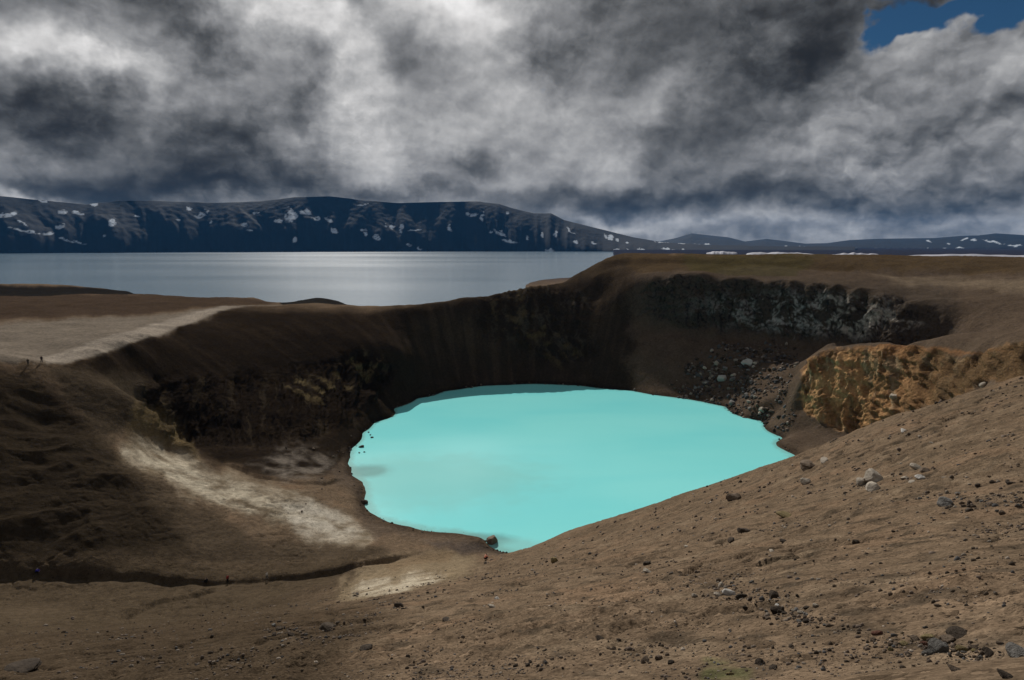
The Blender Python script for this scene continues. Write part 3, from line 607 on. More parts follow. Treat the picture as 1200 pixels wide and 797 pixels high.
# ------------------------------------------------------------------ mountains across the lake, and the hills on the horizon
def range_mesh(name, RID, d_ridge, d_foot, z_foot, snow_px, az_lim, seed, mat, amp=1.0, d_back=2500, NAZ=1100, NRR=110):
    pxs = np.array([p[0] for p in RID], float); pys = np.array([p[1] for p in RID], float)
    azk = np.arctan((pxs - 600) / F)
    zk = np.array([wp(a, b, 'd', d_ridge)[2] for a, b in RID])
    az = np.linspace(math.radians(az_lim[0]), math.radians(az_lim[1]), NAZ); zr = np.interp(az, azk, zk)
    foot = d_foot * (1 + .035 * fbm2(az * 20, az * 0, 1.0, 4, seed + 5))
    t = np.concatenate([np.linspace(0, 1, NRR), 1 + np.linspace(.04, 1, 24)])
    R = foot[:, None] + np.where(t[None] <= 1, t[None] * (d_ridge - foot[:, None]), (d_ridge - foot[:, None]) + (t[None] - 1) * d_back)
    x = np.sin(az)[:, None] * R; y = np.cos(az)[:, None] * R
    up = np.where(t <= 1, t ** .75, 1.0)[None] * np.where(t > 1, np.exp(-((t - 1) * 1.2) ** 2), 1)[None]
    arc = az[:, None] * d_ridge + 0 * R
    warp = 260 * fbm2(arc, R, 1100, 3, seed)
    spur = 1 - 2 * np.abs(fbm2((arc + warp), R * .22, 620, 4, seed + 1))
    fine = fbm2(arc + warp, R * .5, 170, 4, seed + 2)
    env = np.clip(4 * np.minimum(t, 1) * (1 - np.minimum(t, 1)), 0, 1)[None] ** .7
    hrel = (zr - z_foot)[:, None]
    z = z_foot + hrel * up + env * amp * hrel * (.12 * (spur - .55) + .012 * fine) + amp * hrel * .008 * fine + .008 * hrel * perlin2(arc / 45, R / 60, seed + 9) * env
    z[:, 0] = z_foot - 6
    px, py = pix(x, y, z)
    sn = np.zeros(x.shape, np.float32); fz = fbm2(px, py, 7, 4, seed + 3, .6); fq = fbm2(px + 90, py, 9, 3, seed + 4)
    front = (t <= 1.02)[None]
    for (cx, cy, sx, sy, rot) in snow_px:
        a = math.radians(rot); dx = px + 5 * fq - cx; dy = py + 3 * fz - cy
        ex = (dx * math.cos(a) + dy * math.sin(a)) / (sx * .88); ey = (-dx * math.sin(a) + dy * math.cos(a)) / (sy * .85)
        sn = np.maximum(sn, sstep(.95 - np.hypot(ex, ey) + .7 * fz, .05, .3) * front)
    V = np.stack([x, y, z], -1).reshape(-1, 3); n0, n1 = x.shape
    i = np.arange(n0 - 1)[:, None] * n1 + np.arange(n1 - 1)[None]; q = np.stack([i, i + n1, i + n1 + 1, i + 1], -1).reshape(-1, 4)
    me = bpy.data.meshes.new(name); me.vertices.add(len(V)); me.vertices.foreach_set('co', V.astype(np.float32).ravel())
    me.loops.add(len(q) * 4); me.loops.foreach_set('vertex_index', q.astype(np.int32).ravel()); me.polygons.add(len(q))
    me.polygons.foreach_set('loop_start', (np.arange(len(q)) * 4).astype(np.int32)); me.update(calc_edges=True)
    me.polygons.foreach_set('use_smooth', np.ones(len(q), bool))
    at = me.attributes.new('snow', 'FLOAT', 'POINT'); at.data.foreach_set('value', sn.ravel().astype(np.float32))
    me.materials.append(mat); o = bpy.data.objects.new(name, me); S.collection.objects.link(o); o['kind'] = 'structure'; return o

def mat_mountain():
    m = bpy.data.materials.new("mountain_rock"); m.use_nodes = True; g = NT(m.node_tree); b = g.n['Principled BSDF']
    b.inputs['Roughness'].default_value = .95; b.inputs['Specular IOR Level'].default_value = .1
    tc = g.node('ShaderNodeTexCoord'); v = tc.outputs['Object']; a = g.node('ShaderNodeAttribute', attribute_name='snow')
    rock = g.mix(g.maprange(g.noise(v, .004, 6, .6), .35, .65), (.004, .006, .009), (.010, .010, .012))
    sep = g.node('ShaderNodeSeparateXYZ'); g.l.new(v, sep.inputs[0])
    rock = g.mix(g.maprange(sep.outputs[2], 130, 20, 0, .6), rock, (.014, .012, .013))
    s = g.math('MULTIPLY', a.outputs['Fac'], g.maprange(g.noise(v, .03, 4, .6), .30, .5))
    g.l.new(g.mix(s, rock, (.50, .56, .64)), b.inputs['Base Color'])
    bp = g.node('ShaderNodeBump'); bp.inputs['Distance'].default_value = 6; bp.inputs['Strength'].default_value = .7
    g.l.new(g.noise(v, .018, 6, .65), bp.inputs['Height']); g.l.new(bp.outputs[0], b.inputs['Normal']); return m
MM = mat_mountain()
SNOW_L = [(8,252,16,4,-10),(75,227,6,2,10),(50,236,6,2,20),(30,271,22,2,12),(55,274,9,3,0),(70,265,7,5,-30),(28,262,8,1.5,35),(85,283,20,1.5,14),(74,249,5,3,0),(93,250,9,3,10),(132,262,6,6,0),(111,240,6,3,0),
          (236,252,10,5,-25),(222,245,5,3,0),(208,258,4,1.5,0),(248,260,3,3,45),(122,277,3,1.5,0),(340,254,8,11,20),(326,259,5,3,0),(358,249,12,4,10),(370,256,8,4,0),(387,258,6,4,30),(390,270,7,3,45),(345,281,2,6,0),
          (427,273,4,6,-20),(441,278,5,6,30),(425,240,8,1.5,-8),(460,266,3,5,0),(452,264,3,4,0),(470,268,3,8,-10),(485,270,12,1.2,0),(480,287,4,3,0),(492,291,5,2,30),(527,268,4,5,-30),(553,252,10,3,5),(565,255,4,7,-20),(588,274,10,2.5,30),
          (575,272,4,2,0),(595,250,3,2,0),(598,283,14,2,10),(637,275,2,6,10),(650,274,1.5,6,0),(668,270,10,1.5,42),(674,284,4,3,30),(645,294,9,2.5,12),(710,277,3,5,-30),(715,279,3,4,0),(724,281,2,4,0),(695,285,6,1.5,10),
          (286,264,5,3,0),(292,270,6,1.5,0),(300,250,4,1.5,-30),(160,254,3,1.2,0),(618,279,2,4,0),(735,284,4,2,0),(753,293,7,3,15),(735,294,4,1.5,0),(723,293,4,1.5,0),(800,284.5,12,1.4,3),(780,284,14,1.6,0),(792,293,18,1.6,4),(780,291.5,6,1.5,0)]
range_mesh("mountains", [(-700,235),(-300,226),(-100,228),(0,229),(40,233),(80,237),(110,240),(150,235),(200,236),(260,238),(310,236),(350,231.5),(390,230),(430,235),(470,238),(520,236.5),(560,236),(585,239),(600,244),(625,250),(645,250),(660,258),(700,268),(740,278),(775,284),(830,287),(900,288.5),(1000,289)],
           7000, 6300, -1.0, SNOW_L, (-62, 27), 101, MM)
SNOW_R = [(1112,285,5,2,20),(1130,280,8,1.2,-20),(1165,284,16,1.2,12),(1190,288,10,1.2,0),(1088,283,4,1.2,20),(1140,281,5,2,0),(1126,291,8,.9,0),(825,287,14,1.4,4),(935,290,20,.9,2),(1060,292,60,.7,0)]
range_mesh("distant_hills", [(400,284),(700,284),(770,283),(790,279),(808,273.5),(825,275.5),(850,278),(870,283),(895,280),(920,283),(940,285.5),(965,285),(990,281.5),(1020,280),(1050,279.5),(1090,279),(1120,276.5),(1140,276),(1160,273.5),(1200,276),(1260,274),(1400,276),(2200,278)],
           12500, 9800, 14, SNOW_R, (-15, 62), 202, MM, .8, 2000, 900, 60)


# ------------------------------------------------------------------ placing things: where a sight line meets the ground
S.view_layers[0].update(); DG = bpy.context.evaluated_depsgraph_get()
gev = ground.evaluated_get(DG)
def hit(px, py):
    d = Vector(ray(px, py)).normalized()
    ok, loc, nor, idx = gev.ray_cast(Vector((0, 0, H)), d)
    return (loc, nor, (loc - Vector((0, 0, H))).length) if ok else (None, None, None)
def drop(x, y):
    ok, loc, nor, idx = gev.ray_cast(Vector((x, y, 200)), Vector((0, 0, -1)))
    return loc.z if ok else 0.0

def mat_rock(name, c1, c2, sc=6.0):
    m = bpy.data.materials.new(name); m.use_nodes = True; g = NT(m.node_tree); b = g.n['Principled BSDF']
    b.inputs['Roughness'].default_value = .92; b.inputs['Specular IOR Level'].default_value = .15
    tc = g.node('ShaderNodeTexCoord'); v = tc.outputs['Object']
    oi = g.node('ShaderNodeObjectInfo'); v = g.vec('ADD', v, g.scale((9, 5, 7), oi.outputs['Random']))
    c = g.mix(g.maprange(g.noise(v, 1.6, 6, .65), .3, .7), c1, c2)
    g.l.new(g.mix(1.0, c, g.ramp(oi.outputs['Random'], [(0, (.7, .7, .7)), (1, (1, 1, 1))]), 'MULTIPLY'), b.inputs['Base Color'])
    bp = g.node('ShaderNodeBump'); bp.inputs['Distance'].default_value = .12; bp.inputs['Strength'].default_value = .8
    g.l.new(g.noise(v, 3.0, 6, .7), bp.inputs['Height']); g.l.new(bp.outputs[0], b.inputs['Normal']); return m
RM = dict(brown=mat_rock("brown_rock", (.11, .08, .055), (.20, .15, .11)), pale=mat_rock("pale_rock", (.34, .29, .23), (.52, .46, .38)),
          grey=mat_rock("grey_rock", (.12, .112, .102), (.23, .22, .205)), dark=mat_rock("dark_rock", (.038, .028, .020), (.085, .064, .046)),
          ochre=mat_rock("ochre_rock", (.16, .12, .055), (.30, .24, .12)), red=mat_rock("reddish_rock", (.12, .05, .035), (.20, .10, .07)),
          white=mat_rock("whitish_rock", (.45, .43, .40), (.66, .63, .58)))

def rock_mesh(seed, sub=3, flat=1.0):
    rnd = np.random.RandomState(seed); bm = __import__('bmesh').new()
    __import__('bmesh').ops.create_icosphere(bm, subdivisions=sub, radius=1)
    V = np.array([v.co[:] for v in bm.verts])
    N = rnd.normal(size=(13, 3)); N /= np.linalg.norm(N, axis=1)[:, None]; dist = rnd.uniform(.55, .92, 13)
    q = V @ N.T; sc = np.min(np.where(q > 1e-3, dist / np.maximum(q, 1e-3), 9), axis=1); V = V * np.minimum(sc, 1.0)[:, None]
    a, b, c = V.T; V *= (1 + .10 * perlin3(a * 1.7 + seed, b * 1.7, c * 1.7, 3) + .05 * perlin3(a * 5 + seed, b * 5, c * 5, 4))[:, None]
    V *= np.array([1.0, rnd.uniform(.65, .95), rnd.uniform(.55, .85) * flat])
    for v, p in zip(bm.verts, V): v.co = p
    me = bpy.data.meshes.new("rock"); bm.to_mesh(me); bm.free(); me.materials.append(RM['brown'])
    return me
ROCKS = [rock_mesh(i + 1) for i in range(9)]
RNG = random.Random(4)
def rock(name, px, py, w, kind, label, group=None, cat='rock', shape=None, tall=1.0, sink=.18, pos=None):
    """a rock w photo-pixels wide whose foot stands on the ground seen at (px, py)"""
    if pos is None:
        loc, nor, dist = hit(px, py)
        if loc is None: return None
    else: loc, nor, dist = Vector(pos), Vector((0, 0, 1)), (Vector(pos) - Vector((0, 0, H))).length
    rad = w / 2 * dist / F * 1.08
    me = ROCKS[RNG.randrange(len(ROCKS)) if shape is None else shape]
    o = bpy.data.objects.new(name, me); S.collection.objects.link(o)
    o.material_slots[0].link = 'OBJECT'; o.material_slots[0].material = RM[kind]
    o.scale = (rad, rad, rad * tall); o.rotation_euler = (RNG.uniform(-.35, .35), RNG.uniform(-.35, .35), RNG.uniform(0, 6.28))
    o.location = (loc.x, loc.y, loc.z + rad * tall * (.5 - sink))
    o['label'] = label; o['category'] = cat
    if group: o['group'] = group
    return o

# rocks that can be told apart
for a in [
    ("boulder", 1024, 564, 21, 'pale', "largest pale boulder of the trio on the right foreground slope", 0, 1.15),
    ("boulder", 1011, 568, 13, 'pale', "smaller pale boulder touching the left side of the largest pale boulder on the right slope", 3, 1.0),
    ("boulder", 1024, 574, 16, 'pale', "flat pale boulder just below the largest pale boulder on the right slope", 5, .7),
    ("boulder", 946, 549, 22, 'brown', "long brown boulder on the slope just below the lake's right tip", 2, .7),
    ("boulder", 966, 541, 12, 'pale', "low pale boulder uphill beside the long brown boulder near the lake's right tip", 4, .6),
    ("boulder", 944, 567, 11, 'pale', "tilted pale slab below the long brown boulder near the lake's right tip", 6, 1.0),
    ("boulder", 1074, 550, 13, 'pale', "pale boulder with a dark underside topping the loose group right of the pale trio", 1, .8),
    ("boulder", 1084, 553, 10, 'brown', "brown rock leaning on the topmost pale boulder right of the pale trio", 3, .7),
    ("boulder", 1060, 561, 9, 'pale', "small flat pale rock, left one of the low three right of the pale trio", 5, .5),
    ("boulder", 1078, 561, 10, 'white', "whitest rock of the low three right of the pale trio", 0, .8),
    ("boulder", 1069, 565, 8, 'pale', "lowest small pale rock between its two neighbours right of the pale trio", 7, .5),
    ("boulder", 1108, 593, 18, 'grey', "round grey boulder heading the stony grey band at the right edge", 2, .9),
    ("boulder", 860, 586, 16, 'brown', "brown boulder halfway down the slope above the lake's near shore", 6, .8),
    ("boulder", 872, 624, 15, 'dark', "dark angular rock alone in the middle of the foreground slope", 4, .8),
    ("boulder", 857, 635, 11, 'dark', "small dark rock below left of the dark angular rock in mid slope", 1, .8),
    ("boulder", 918, 635, 10, 'dark', "small dark rock right of the dark angular rock in mid slope", 7, .6),
    ("boulder", 1002, 636, 8, 'dark', "small black rock below the stony band on the right slope", 5, .8),
    ("boulder", 920, 606, 20, 'ochre', "broad tan rock half sunk in the slope above the dark angular rock", 8, .5),
    ("boulder", 759, 671, 12, 'pale', "pale rock with a dark one above it at centre right of the foreground", 0, .7),
    ("boulder", 758, 662, 9, 'dark', "dark rock just above the pale rock at centre right of the foreground", 3, .8),
    ("boulder", 650, 659, 9, 'ochre', "ochre knob of rock at the slope edge below the lake's nearest tip", 6, 1.2),
    ("boulder", 467, 712, 11, 'dark', "dark rock below the white clay patch", 2, .9),
    ("boulder", 523, 728, 15, 'dark', "dark hooded rock to the right of the white clay patch", 4, .6),
    ("boulder", 383, 738, 20, 'dark', "dark rock put in for the shaded hole in the lower left foreground", 5, .6),  # dark rock added as the shade of a hole in the slope
    ("boulder", 430, 760, 18, 'dark', "flat black rock lower in the foreground than the rock filling the shaded hole", 7, .4),
    ("boulder", 576, 712, 9, 'pale', "small pale stone up the slope below the person in salmon", 1, .7),
    ("boulder", 582, 702, 6, 'white', "tiny white stone just above the small pale stone below the person in salmon", 3, .7),
    ("boulder", 1047, 466, 10, 'pale', "white rounded rock at the foot of the orange cliff's dark right end", 0, .9),
    ("boulder", 1152, 453, 9, 'pale', "pale rock on the crest below the brown right end of the orange cliff", 2, .9),
    ("boulder", 1000, 492, 0, 'ochre', "", 2, .9),
    ("boulder", 1059, 506, 11, 'white', "flat white stone on the slope under the orange cliff", 8, .4),
    ("boulder", 1092, 520, 5, 'pale', "small pale stone right of and below the flat white stone under the orange cliff", 8, .6),
    ("boulder", 876, 428, 13, 'white', "biggest whitish boulder high on the dark scree", 0, 1.1),
    ("boulder", 846, 446, 10, 'white', "triangular whitish boulder in the middle of the dark scree", 3, 1.3),
    ("boulder", 859, 446, 9, 'grey', "grey boulder right beside the triangular whitish one on the scree", 1, 1.0),
    ("boulder", 858, 474, 10, 'grey', "grey pyramid boulder close above the waterline on the scree", 4, 1.1),
    ("boulder", 893, 482, 8, 'pale', "pale boulder low on the right part of the scree", 6, 1.0),
    ("boulder", 840, 427, 6, 'pale', "pinkish pale boulder at the top left of the dark scree", 5, 1.2),
    ("boulder", 25, 784, 38, "dark", "long low dark brown boulder in the bottom left corner", 2, .25),
    ("pebble_block", 1099, 764, 17, 'grey', "largest blue grey stone of the pile at the lower right", 6, 1.2),
    ("pebble_block", 1087, 768, 10, 'grey', "small grey stone leaning left of the largest stone in the lower right pile", 1, 1.2),
    ("pebble_block", 1087, 749, 13, 'ochre', "yellowish stone on top of the lower right pile", 4, .8),
    ("pebble_block", 1110, 752, 16, 'brown', "reddish brown stone behind the largest stone in the lower right pile", 0, .8),
    ("pebble_block", 1082, 757, 9, 'red', "small reddish stone left of the largest stone in the lower right pile", 2, .9),
    ("pebble_block", 1121, 744, 22, 'dark', "flat dark slab put in for the shadowed hollow of the lower right pile", 5, .4),  # dark stone added where the pile has only a shadowed hollow
    ("pebble_block", 1127, 763, 12, 'ochre', "rounded tan stone at the right foot of the lower right pile", 3, .8),
    ("pebble_block", 1059, 756, 10, 'ochre', "yellow stone at the left end of the lower right pile", 7, .6),
    ("pebble_block", 1072, 750, 9, 'brown', "brown stone between the yellow one and the yellowish top one of the lower right pile", 0, .8),
    ("pebble_block", 1193, 770, 20, 'grey', "blue grey rounded stone at the right edge of the foreground", 6, .9),
    ("pebble_block", 1159, 767, 11, 'dark', "dark stone between the lower right pile and the right edge", 4, .8),
    ("pebble_block", 1119, 786, 16, 'brown', "flat brown stone below the lower right pile", 8, .4),
    ("pebble_block", 1178, 794, 16, 'dark', "dark bluish stone in the bottom right corner", 1, .6),
    ("pebble_block", 1028, 744, 11, 'red', "reddish dark stone left of the lower right pile", 2, .7),
    ("pebble_block", 854, 697, 14, 'white', "biggest whitish stone in the stony heap below mid slope", 3, .8),
    ("pebble_block", 841, 699, 9, 'pale', "pale stone left of the biggest whitish stone in the stony heap", 0, .9),
    ("pebble_block", 845, 687, 7, 'pale', "small pale stone above the biggest whitish stone in the stony heap", 5, 1.0),
    ("pebble_block", 869, 701, 15, 'dark', "black stone right of the biggest whitish stone in the stony heap", 4, .8),
    ("pebble_block", 906, 701, 13, 'dark', "upper black stone in the right part of the stony heap", 6, .9),
    ("pebble_block", 911, 718, 15, 'dark', "lower black stone in the right part of the stony heap", 2, .9),
    ("pebble_block", 911, 711, 7, 'white', "small white stone between the two black stones of the stony heap", 1, .9),
    ("pebble_block", 938, 719, 8, 'pale', "pale stone at the tail of the stony heap towards the lower right pile", 7, .9),
    ("pebble_block", 891, 778, 11, 'dark', "black stone right of the green moss patch", 5, .8),
    ("pebble_block", 907, 784, 10, 'dark', "second black stone farther right of the green moss patch", 3, .7),
    ("pebble_block", 855, 791, 9, 'ochre', "yellowish green stone in the green moss patch", 0, .8),
]:
    if a[3]: rock("boulder" if a[0] == "boulder" else "stone", a[1], a[2], a[3], a[4], a[5], shape=a[6], tall=a[7], cat='boulder' if a[0] == 'boulder' else 'stone')
# rocks standing in the crater lake and on its shore
def lake_rock(px, py, w, kind, label, shape, tall=.8, group=None):
    p = wp(px, py, 'z', 0.0); o = rock("boulder", 0, 0, w, kind, label, shape=shape, tall=tall, pos=p, cat='boulder', sink=.25, group=group)
    return o
rock("rock_outcrop", 312, 351, 30, 'dark', "dark rock outcrop on the far edge of the left plateau where the pale path ends", shape=4, tall=.45, cat='outcrop')
lake_rock(427, 590, 9, 'dark', "dark rock alone in the turquoise water near the left shore", 2, .9)
lake_rock(577, 636, 13, 'brown', "large round mossy brown boulder at the turquoise lake's nearest tip", 3, 1.3)
lake_rock(436, 513, 4, 'dark', "black rock in the water at the lake's upper left shore, farthest out", 4)
lake_rock(423, 524, 7, 'dark', "flat dark rock at the water's edge on the lake's left shore", 5, .5)
for q in ((421, 531), (427, 530), (432, 507), (434, 510)): lake_rock(*q, 2.5, 'dark', "tiny dark rock breaking the surface off the upper left lake shore", 6, .8, "tiny rocks in the lake off the left shore")

def field(n, poly, wlim, kinds, label, group, name='stone', clump=None, cat='stone', power=2.0):
    P = np.array(poly, float); c = 0; tries = 0; hue = dict(dark='dark', brown='brown', grey='grey', pale='pale', ochre='yellowish', red='reddish', white='whitish')
    x0, x1, y0, y1 = P[:, 0].min(), P[:, 0].max(), P[:, 1].min(), P[:, 1].max()
    while c < n and tries < 4000:
        tries += 1
        if clump and RNG.random() < .75:
            k = RNG.choice(clump); x = RNG.gauss(k[0], k[2]); y = RNG.gauss(k[1], k[3])
        else: x = RNG.uniform(P[:, 0].min(), P[:, 0].max()); y = RNG.uniform(P[:, 1].min(), P[:, 1].max())
        if region(np.array([x]), np.array([y]), np.array([10.]), poly, .5)[0] < .5: continue
        w = wlim[0] + (wlim[1] - wlim[0]) * RNG.random() ** power
        kd = RNG.choice(kinds); u = (w - wlim[0]) / (wlim[1] - wlim[0]); size = 'tiny' if u < .12 else 'small' if u < .4 else 'fair-sized' if u < .7 else 'large'
        side = ('far left', 'left', 'middle', 'right', 'far right')[min(4, int(5 * (x - x0) / (x1 - x0)))]; row = ('upper', 'central', 'lower')[min(2, int(3 * (y - y0) / (y1 - y0)))]
        o = rock(name, x, y, w, kd, f"{size} {hue[kd]} {label}, {row} {side}", group, tall=RNG.uniform(.6, 1.1), cat=cat); c += o is not None
field(95, [(795,440),(815,415),(850,405),(900,405),(925,420),(915,470),(905,500),(880,490),(840,475),(800,465)], (2.4, 8), ['grey','grey','dark','dark','brown','pale'], "block on the scree above the lake", "blocks on the scree above the lake", 'boulder',
      [(832,436,12,7),(828,458,12,6),(860,460,12,10),(890,435,14,8),(895,487,9,6),(880,470,10,8)], 'boulder')
field(48, [(790,688),(840,672),(900,680),(960,712),(1000,735),(990,745),(930,738),(860,722),(800,705)], (2.5, 8), ['dark','dark','brown','grey','pale'], "stone in the stony heap below mid slope", "stones of the heap below mid slope", clump=[(850,692,14,6),(875,702,10,6),(905,700,10,8),(915,718,10,5),(950,727,16,5),(985,735,12,4)])
field(30, [(1000,725),(1180,735),(1190,785),(1040,780)], (3, 9), ['dark','brown','grey','ochre','brown'], "stone by the lower right pile", "stones round the lower right pile", clump=[(1095,758,24,9),(1130,765,20,8),(1055,750,14,6),(1160,765,14,8)])
field(28, [(1060,575),(1200,565),(1200,605),(1100,602),(1050,590)], (3, 9), ['grey','grey','brown','dark'], "stone in the stony band at the right edge", "stones of the band at the right edge", clump=[(1130,592,20,5),(1175,592,22,6),(1085,580,12,4)])
field(18, [(560,735),(800,740),(800,797),(560,797)], (4, 10), ['dark','brown','dark','brown'], "clod at the bottom centre", "stones at the bottom centre", clump=[(630,775,10,8),(720,765,18,9),(760,780,14,8)])
field(12, [(300,700),(440,700),(420,790),(290,797)], (3, 9), ['brown','grey','dark'], "stone on the lower left slope", "stones on the lower left slope", clump=[(330,745,14,9),(345,735,14,7)])
field(30, [(640,640),(1190,470),(1190,680),(800,680),(640,670)], (2.5, 6), ['pale','brown','dark','brown'], "loose stone on the open slope", "loose stones on the open slope")
field(14, [(330,520),(420,505),(430,560),(400,620),(350,600)], (2, 3.5), ['dark','brown'], "rock on the lake's left beach", "rocks on the left beach")

# gravel: far too many bits to count
def gravel(name='gravel', sel=None, count=16000, label="loose gravel scattered over the brown foreground slope", szk=(.0005, .0026, 5), tones=None):
    rnd = np.random.RandomState(9); fl = GP.reshape(-1, 3); r = np.hypot(fl[:, 0], fl[:, 1])
    px, py = pix(fl[:, 0], fl[:, 1], fl[:, 2])
    dens = sstep(fbm2(fl[:, 0], fl[:, 1], 5, 4, 77), -.1, .55) ** 2 + .035
    dens = dens * ((r > 5) & (r < 118) & (px > -60) & (px < 1260) & (py > 420) & (fl[:, 2] > 6)) * (1 - .6 * sstep(r, 60, 118))
    if sel is not None: dens = sel(px, py, r, fl)
    idx = rnd.choice(len(fl), count, p=dens / dens.sum(), replace=False)
    import bmesh
    bm = bmesh.new(); bmesh.ops.create_icosphere(bm, subdivisions=1, radius=1)
    B = np.array([v.co[:] for v in bm.verts]); Fb = np.array([[v.index for v in f.verts] for f in bm.faces]); bm.free()
    n = len(idx); nb = len(B); P = fl[idx]; rr = r[idx]
    size = rr * (szk[0] + szk[1] * rnd.rand(n) ** szk[2]) + .003
    sc = size[:, None] * rnd.uniform(.55, 1.15, (n, 3)); V = B[None] * (1 + .28 * rnd.uniform(-1, 1, (n, nb)))[..., None] * sc[:, None]
    a = rnd.uniform(0, 6.28, n); ca, sn = np.cos(a)[:, None], np.sin(a)[:, None]
    V = np.stack([V[..., 0] * ca - V[..., 1] * sn, V[..., 0] * sn + V[..., 1] * ca, V[..., 2]], -1) + P[:, None]; V[..., 2] += size[:, None] * .05
    V = V.reshape(-1, 3); Q = (Fb[None] + np.arange(n)[:, None, None] * nb).reshape(-1, 3)
    me = bpy.data.meshes.new(name); me.vertices.add(len(V)); me.vertices.foreach_set('co', V.astype(np.float32).ravel())
    me.loops.add(len(Q) * 3); me.loops.foreach_set('vertex_index', Q.astype(np.int32).ravel()); me.polygons.add(len(Q))
    me.polygons.foreach_set('loop_start', (np.arange(len(Q)) * 3).astype(np.int32)); me.update(calc_edges=True)
    pal = np.array([(.045, .034, .025), (.085, .064, .047), (.13, .10, .08), (.15, .125, .10), (.26, .22, .18), (.08, .078, .078)]); w = np.array([.14, .30, .27, .15, .06, .08])
    if tones is not None: w = np.array(tones)
    c = np.ones((n, 4), np.float32); c[:, :3] = pal[rnd.choice(6, n, p=w)] * rnd.uniform(.75, 1.25, (n, 1))
    at = me.attributes.new('soil', 'FLOAT_COLOR', 'POINT'); at.data.foreach_set('color', np.repeat(c, nb, 0).ravel())
    m = bpy.data.materials.new("gravel_stone"); m.use_nodes = True; g = NT(m.node_tree); b = g.n['Principled BSDF']
    b.inputs['Roughness'].default_value = .95; b.inputs['Specular IOR Level'].default_value = .1
    aa = g.node('ShaderNodeAttribute', attribute_name='soil'); g.l.new(aa.outputs['Color'], b.inputs['Base Color'])
    me.materials.append(m); o = bpy.data.objects.new(name, me); S.collection.objects.link(o); o['kind'] = 'stuff'
    o['label'] = label; o['category'] = name.replace('_', ' ')
gravel()
def _scree(px, py, r, fl):
    m = region(px, py, r, [(790,446),(812,418),(850,404),(900,402),(935,412),(930,450),(925,500),(905,508),(880,492),(840,476),(800,467)], 8, (245, 345))
    c = sstep(fbm2(fl[:, 0], fl[:, 1], 9, 3, 88), -.2, .35) + .08
    return m * c * (fl[:, 2] > -.3)
def _heaps(px, py, r, fl):
    m = sum((3.0 if 830 < a < 1145 and 690 < b < 770 else 1.0) * np.exp(-((px - a) / sx) ** 2 - ((py - b) / sy) ** 2) for a, b, sx, sy in ((850,693,22,9),(880,702,16,9),(908,705,16,14),(945,726,28,8),(985,738,18,6),(1040,752,26,8),(1095,760,34,12),(1140,768,30,9),(1140,592,42,6),(1185,590,30,8),(1090,580,20,4),(1120,560,60,4),(740,770,40,16),(635,778,16,9),(810,790,30,8),(340,740,30,10),(250,775,80,18),(480,780,60,14),(960,770,120,20),(1100,690,80,20),(1150,655,40,10)))
    return m * ((r < 110) & (r > 5))
gravel('small_stones', _heaps, 3200, "little stones gathered in heaps and bands on the foreground slope", (.0007, .0038, 4), (.16, .34, .26, .10, .06, .08))
gravel('rubble', _scree, 1500, "small rubble covering the scree between the grey cliff and the lake", (.0008, .0030, 2.5), (.30, .20, .10, .05, .08, .27))
def _shore(px, py, r, fl):
    return ((np.abs(fl[:, 2]) < .5) & (r > 140) & (r < 345) & (np.hypot(fl[:, 0] - cen[0], fl[:, 1] - cen[1]) < 130)) * (sstep(fbm2(fl[:, 0], fl[:, 1], 12, 3, 89), -.1, .4) + .05)
gravel('shore_stones', _shore, 420, "small dark stones strewn along the crater lake's waterline", (.0006, .0022, 3), (.45, .25, .1, .05, .05, .10))

# ------------------------------------------------------------------ snow banks on the plain beyond the right plateau
def snow_bank(px0, px1, py, hpx, D, seed, label):
    import bmesh
    a0, a1 = math.atan((px0 - 600) / F), math.atan((px1 - 600) / F); n = 60; k = 12
    base = wp((px0 + px1) / 2, py, 'd', D)[2]; hh = hpx * D / F
    V = []; 
    for i in range(n + 1):
        t = i / n; a = a0 + (a1 - a0) * t
        e = (4 * t * (1 - t)) ** .4 * max(.3, .8 + .5 * float(fbm2(np.array([t * 5.0]), np.array([seed * 3.7]), 1.0, 3, seed)[0]))
        for j in range(k + 1):
            u = j / k; r = D - 30 * e + u * (60 + 60 * e)
            zz = base + hh * e * math.sin(math.pi * min(1, u * 1.5 if u < .33 else .5 + (u - .33) * .75)) - (2.5 if j in (0, k) else 0)
            V.append((math.sin(a) * r, math.cos(a) * r, zz))
    Fc = [(i * (k + 1) + j, (i + 1) * (k + 1) + j, (i + 1) * (k + 1) + j + 1, i * (k + 1) + j + 1) for i in range(n) for j in range(k)]
    o = mesh_obj("snow_bank", V, Fc, SNOWM, True); o['label'] = label; o['category'] = 'snow bank'
SNOWM = bpy.data.materials.new("old_snow"); SNOWM.use_nodes = True
_g = NT(SNOWM.node_tree); _b = _g.n['Principled BSDF']; _b.inputs['Roughness'].default_value = .8
_g.l.new(_g.mix(_g.maprange(_g.noise(_g.node('ShaderNodeTexCoord').outputs['Object'], .02, 5, .6), .35, .65), (.28, .28, .33), (.44, .44, .50)), _b.inputs['Base Color'])
snow_bank(826, 862, 297, 3.00000000000001, 2600, 1, "small bright snow bank on the horizon plain, leftmost behind the crater rim")
snow_bank(872, 952, 298.6, 3.40000000000001, 2000, 2, "long bright snow bank behind the rim above the grey cliff")
snow_bank(970, 1028, 300, 3.8, 1900, 3, "short thick snow bank behind the rim, between two longer ones")
snow_bank(1056, 1240, 301.2, 3.0, 1800, 4, "longest snow bank, behind the right plateau and running to the picture's edge")

